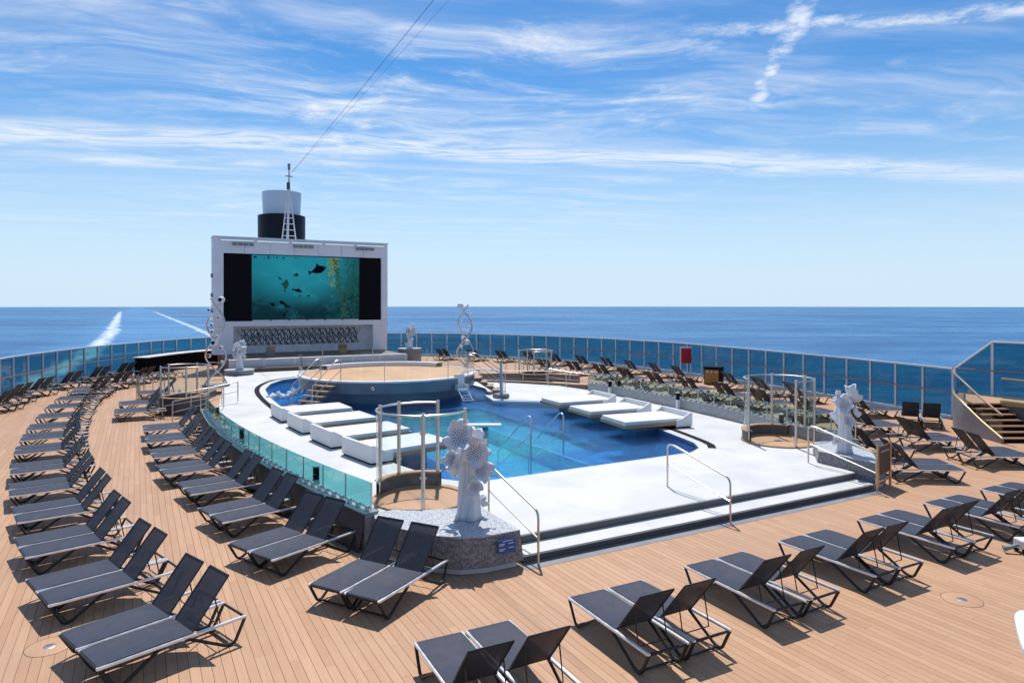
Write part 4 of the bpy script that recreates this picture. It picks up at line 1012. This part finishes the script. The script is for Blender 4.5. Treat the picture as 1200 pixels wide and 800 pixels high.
# white table and cleaning machine at the frame's edge
t = empty('white_table', (9.78, 3.84, 0)); poly = []
for i in range(40):
    a = 2*PI*i/40; c_, s_ = cos(a), sin(a); e = .42
    poly.append((.80*math.copysign(abs(c_)**e, c_), .60*math.copysign(abs(s_)**e, s_)))
MB().prism(poly, .93, 1.0).build('top', CUSHION, t, rz=.513); MB().tube([(0, 0, .03), (0, 0, .93)], .05, 10).build('column', STEEL, t, True); MB().lathe([(.30, .003), (.30, .03), (.001, .035)], 24).build('base', STEEL, t)
tag(t, 'white round-cornered table at the edge of the plank deck', 'table')
t = empty('cleaning_machine', (15.75, 7.05, 0), -.5); t.scale = (.68, .68, .68)
o = MB().box(-.30, .45, -.22, .22, .12, .42).build('body', WHITE, t); bv = o.modifiers.new('bevel', 'BEVEL'); bv.width = .05; bv.segments = 3
MB().box(.20, .46, -.23, .23, .425, .56).build('blue_hood', CYAN, t)
for x, y in ((-.2, -.2), (-.2, .2), (.35, -.2), (.35, .2)):
    q = MB().lathe([(.001, -.03), (.11, -.03), (.11, .03), (.001, .03)], 14); q.v = [(v[0]+x, y+v[2], v[1]+.115) for v in q.v]; q.build('wheel', BLACK, t)
MB().tube([(-.3, 0, .24), (-.55, 0, .16), (-.70, .05, .12)], [.05, .06, .10], 8).build('nozzle', mat('machine_grey_green', (.20, .27, .27), .5), t, True)
MB().tube([(.35, 0, .42), (.42, 0, 1.0)], .04, 8).build('handle_post', WHITE, t)
tag(t, 'white and blue cleaning machine parked beside the front lounger row', 'machine')

# ------------------------------------------------------------------ sun loungers
def lounger():
    t = empty('sun_lounger')      # x: foot 0 -> head 2.0, width along y
    for s in (-1, 1):
        y = s*.337
        q = MB(); pr = [(-.024, -.020), (.024, -.020), (.027, .002), (.017, .014), (-.017, .014), (-.027, .002)]; k = len(pr)
        xs = (0, .015, 1.985, 2.0); V = [(x, y+a*(.8 if x in (0, 2.0) else 1), .362+b_*(.8 if x in (0, 2.0) else 1)) for x in xs for a, b_ in pr]
        F_ = [(i*k+j, i*k+(j+1) % k, (i+1)*k+(j+1) % k, (i+1)*k+j) for i in range(3) for j in range(k)]+[tuple(range(k-1, -1, -1)), tuple(3*k+j for j in range(k))]
        q.add(V, F_).build('side_rail', ALU, t, True)
        MB().tube(fillet([(.01, y, .35), (.20, y, .026), (.30, y, .026), (.80, y, .345)], .05, 3), .0235, 6).build('leg', BLACKM, t, True)
        MB().tube(fillet([(1.99, y, .35), (1.83, y, .026), (1.70, y, .026), (1.12, y, .345)], .05, 3), .0235, 6).build('leg', BLACKM, t, True)
    for x in (.012, 1.988): MB().tube([(x, -.30, .352), (x, .30, .352)], .020, 6).build('end_bar', BLACKM, t)
    for x in (.25, 1.76): MB().tube([(x, -.31, .028), (x, .31, .028)], .017, 6).build('stretcher', BLACKM, t)
    # seat sling, slightly sagging
    q = MB(); nx, ny = 7, 5; V = []
    for s in (0, -.012):
        for i in range(nx):
            for j in range(ny):
                x = .02+1.21*i/(nx-1); y = -.332+.664*j/(ny-1); sag = .026*(1-(y/.332)**2)*sin(PI*min(1, max(0, i/(nx-1))))
                V.append((x, y, .390-sag+s-(.012 if i == 0 else 0)))
    F_ = []; N_ = nx*ny
    for i in range(nx-1):
        for j in range(ny-1):
            a = i*ny+j; F_ += [(a, a+ny, a+ny+1, a+1), (N_+a, N_+a+1, N_+a+ny+1, N_+a+ny)]
    for i in range(nx-1): a = i*ny; F_ += [(a, N_+a, N_+a+ny, a+ny)]; a = i*ny+ny-1; F_ += [(a, a+ny, N_+a+ny, N_+a)]
    for j in range(ny-1): F_ += [(j, j+1, N_+j+1, N_+j)]; a = (nx-1)*ny+j; F_ += [(a, N_+a, N_+a+1, a+1)]
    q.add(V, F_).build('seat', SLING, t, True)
    # backrest
    A = rad(51); L = .83; q = MB(); V = []; hx_, hz_ = 1.235, .378; nx = 6
    for s in (0, -.012):
        for i in range(nx):
            for j in range(ny):
                d = L*i/(nx-1); y = -.288+.576*j/(ny-1); sag = .02*(1-(y/.288)**2)*sin(PI*i/(nx-1))+s
                V.append((hx_+d*cos(A)+sag*-sin(A)*-1, y, hz_+d*sin(A)+sag*cos(A)*-1*-1 if False else hz_+d*sin(A)-abs(sag)*cos(A)))
    F_ = []; N_ = nx*ny
    for i in range(nx-1):
        for j in range(ny-1):
            a = i*ny+j; F_ += [(a, a+ny, a+ny+1, a+1), (N_+a, N_+a+1, N_+a+ny+1, N_+a+ny)]
    for i in range(nx-1): a = i*ny; F_ += [(a, N_+a, N_+a+ny, a+ny)]; a = i*ny+ny-1; F_ += [(a, a+ny, N_+a+ny, N_+a)]
    for j in range(ny-1): F_ += [(j, j+1, N_+j+1, N_+j)]; a = (nx-1)*ny+j; F_ += [(a, N_+a, N_+a+1, a+1)]
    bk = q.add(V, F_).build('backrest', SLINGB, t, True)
    tx, tz = hx_+L*cos(A), hz_+L*sin(A)
    fr_ = MB()
    for s in (-1, 1): fr_.tube([(hx_-.01, s*.292, hz_-.012), (tx, s*.292, tz)], .014, 6)
    fr_.tube([(tx, -.292, tz), (tx, .292, tz)], .014, 6)
    fr_.build('back_frame', BLACKM, bk, True)
    MB().tube([(hx_+.5*cos(A)+.02, -.25, hz_+.5*sin(A)-.02), (1.66, -.25, .30), (1.66, .25, .30), (hx_+.5*cos(A)+.02, .25, hz_+.5*sin(A)-.02)], .011, 5).build('back_prop', BLACKM, t, True)
    return t
proto = lounger(); used = [False]; PITCH = .76; HALF = .33
ORD = ['first', 'second', 'third', 'fourth', 'fifth', 'sixth', 'seventh', 'eighth', 'ninth', 'tenth', 'eleventh', 'twelfth', 'thirteenth', 'fourteenth']
lrnd = random.Random(12)
def put(x, y, ang, label, group):
    o = proto if not used[0] else copy_tree(proto); used[0] = True
    o.location = (x, y, .002); o.rotation_euler.z = ang
    tag(o, label, 'sun lounger', group)
def pair(x, y, ang, mode, row, idx, group, ends):
    """mode 'corner': x, y is the foot end of the outer rail; 'hinge': middle of the pair at the hinge"""
    d = Vector((cos(ang), sin(ang))); n = Vector((-d.y, d.x)); p = Vector((x, y))
    if mode == 'corner': f = [p+n*HALF, p+n*(HALF+PITCH)]
    elif mode == 'cornerR': f = [p-n*HALF, p-n*(HALF+PITCH)]
    else: f = [p-d*1.23-n*PITCH/2, p-d*1.23+n*PITCH/2]
    for k in range(2):
        j = lrnd.gauss(0, .012)
        put(f[k].x, f[k].y, ang+j, 'sun lounger %s, %s pair %s%s' % (ends[k], ORD[idx], '' if 'steps' in row or 'facing' in row else 'aft ', row), group)
# row A: outer ring on the port side
A = [(-.45, 10.17, 21), (-1.2, 12.66, 18), (-1.8, 15.25, 14), (-2.23, 17.77, 11), (-2.69, 20.3, 8.5), (-3.03, 22.95, 6.5), (-3.34, 25.9, 4.5), (-3.5, 28.4, 2.5), (-3.59, 30.7, 1), (-3.63, 33.6, -1), (-3.62, 36.7, -3), (-3.52, 39.7, -5), (-3.22, 42.5, -8)]
for i, (x, y, a) in enumerate(A): pair(x, y, rad(a), 'corner', 'beside the round drain', i, 'loungers in the outer row beside the drain', ('nearer its head end drain', 'nearer the screen') if False else ('farther from the screen', 'nearer the screen'))
Bq = [(3.30, 10.35, 34), (2.13, 12.95, 24), (1.59, 15.68, 15), (1.15, 18.37, 10), (.67, 20.81, 8), (.45, 23.29, 5), (.28, 25.99, 3), (.23, 28.4, 1)]
for i, (x, y, a) in enumerate(Bq): pair(x, y, rad(a), 'corner', 'behind the teal glass fence', i, 'loungers behind the teal glass pool fence', ('farther from the screen', 'nearer the screen'))
for i, (x, y) in enumerate(((-.84, 33.6), (-.72, 36.2), (.10, 40.3))): pair(x, y, rad(1), 'corner', 'beside the dark based shower', i, 'loungers beside the dark based shower enclosure', ('farther from the screen', 'nearer the screen'))
def norm_ang(x, y):
    """direction from the nearest windscreen point inwards"""
    best = min(range(1, len(GLP)-1), key=lambda i: (GLP[i].x-x)**2+(GLP[i].y-y)**2); t_ = GLP[best+1]-GLP[best-1]; return math.atan2(-t_.x, t_.y)
Cq = [(-5.75, 39.6), (-5.55, 42.3), (-4.9, 45.3), (-3.75, 48.5), (-2.4, 51.6), (-.95, 54.3)]
for i, (x, y) in enumerate(Cq): pair(x+.15, y, norm_ang(x, y)-.20, 'hinge', 'beside windscreen near draped counter', i, 'loungers along the windscreen near the draped counter', ('farther from the screen', 'nearer the screen'))
C2 = [(-1.95, 44.6), (-.95, 47.1), (.25, 49.5), (1.75, 51.9)]
for i, (x, y) in enumerate(C2): pair(x, y, norm_ang(x-2, y+2)-.20, 'hinge', 'before the draped counter', i, 'loungers in the short curve before the draped counter', ('farther from the screen', 'nearer the screen'))
Dq = [(28.55, 19.3), (29.7, 23.6), (30.25, 26.2), (30.8, 28.9), (31.15, 33.7), (31.35, 36.2), (31.4, 38.9), (31.4, 41.7), (30.9, 44.4), (30.2, 47.2), (29.3, 49.8), (28.0, 52.4), (26.4, 54.8), (24.4, 57.0)]
for i, (x, y) in enumerate(Dq): pair(x, y, norm_ang(x, y)-.22, 'hinge', 'along windscreen past terrace', i, 'loungers along the windscreen past the red cabinet', ('farther from the screen', 'nearer the screen')[::-1])
Eq = [(23.35, 11.75, 150), (24.05, 14.1, 154), (24.85, 16.7, 160), (25.6, 19.9, 164), (26.15, 22.6, 167), (26.6, 25.4, 170), (26.9, 28.3, 172), (27.1, 31.3, 174), (27.3, 34.3, 177), (27.5, 37.2, 180), (27.3, 40.2, 184), (26.6, 43.0, 190)]
for i, (x, y, a) in enumerate(Eq): pair(x, y, rad(a), 'hinge', 'between curved stairs and towel bin', i, 'loungers in the outer row by the curved stairs', ('farther from the screen', 'nearer the screen')[::-1])
for i, (x, y, a) in enumerate(Bq): pair(24-x-(.4 if i == 0 else 0), y+(.25 if i == 0 else 0), rad(180-a), 'cornerR', 'behind the grey mosaic fence', i, 'loungers behind the grey mosaic pool fence', ('farther from the screen', 'nearer the screen'))
pair(28.35, 16.55, rad(213), 'hinge', 'facing the windscreen', 0, 'pair facing the windscreen', ('nearer the stairs', 'farther from the stairs')[::-1])
Gq = [(3.36, 8.85), (6.01, 9.05), (8.54, 9.15), (11.04, 9.23), (13.65, 9.33), (16.15, 9.37), (18.6, 9.38)]
for i, (x, y) in enumerate(Gq): pair(x, y, rad(-90+lrnd.gauss(0, .8)), 'corner', 'before the pool steps', i, 'loungers in the row in front of the pool steps', ('nearer the notice pedestal', 'nearer the cleaning machine'))
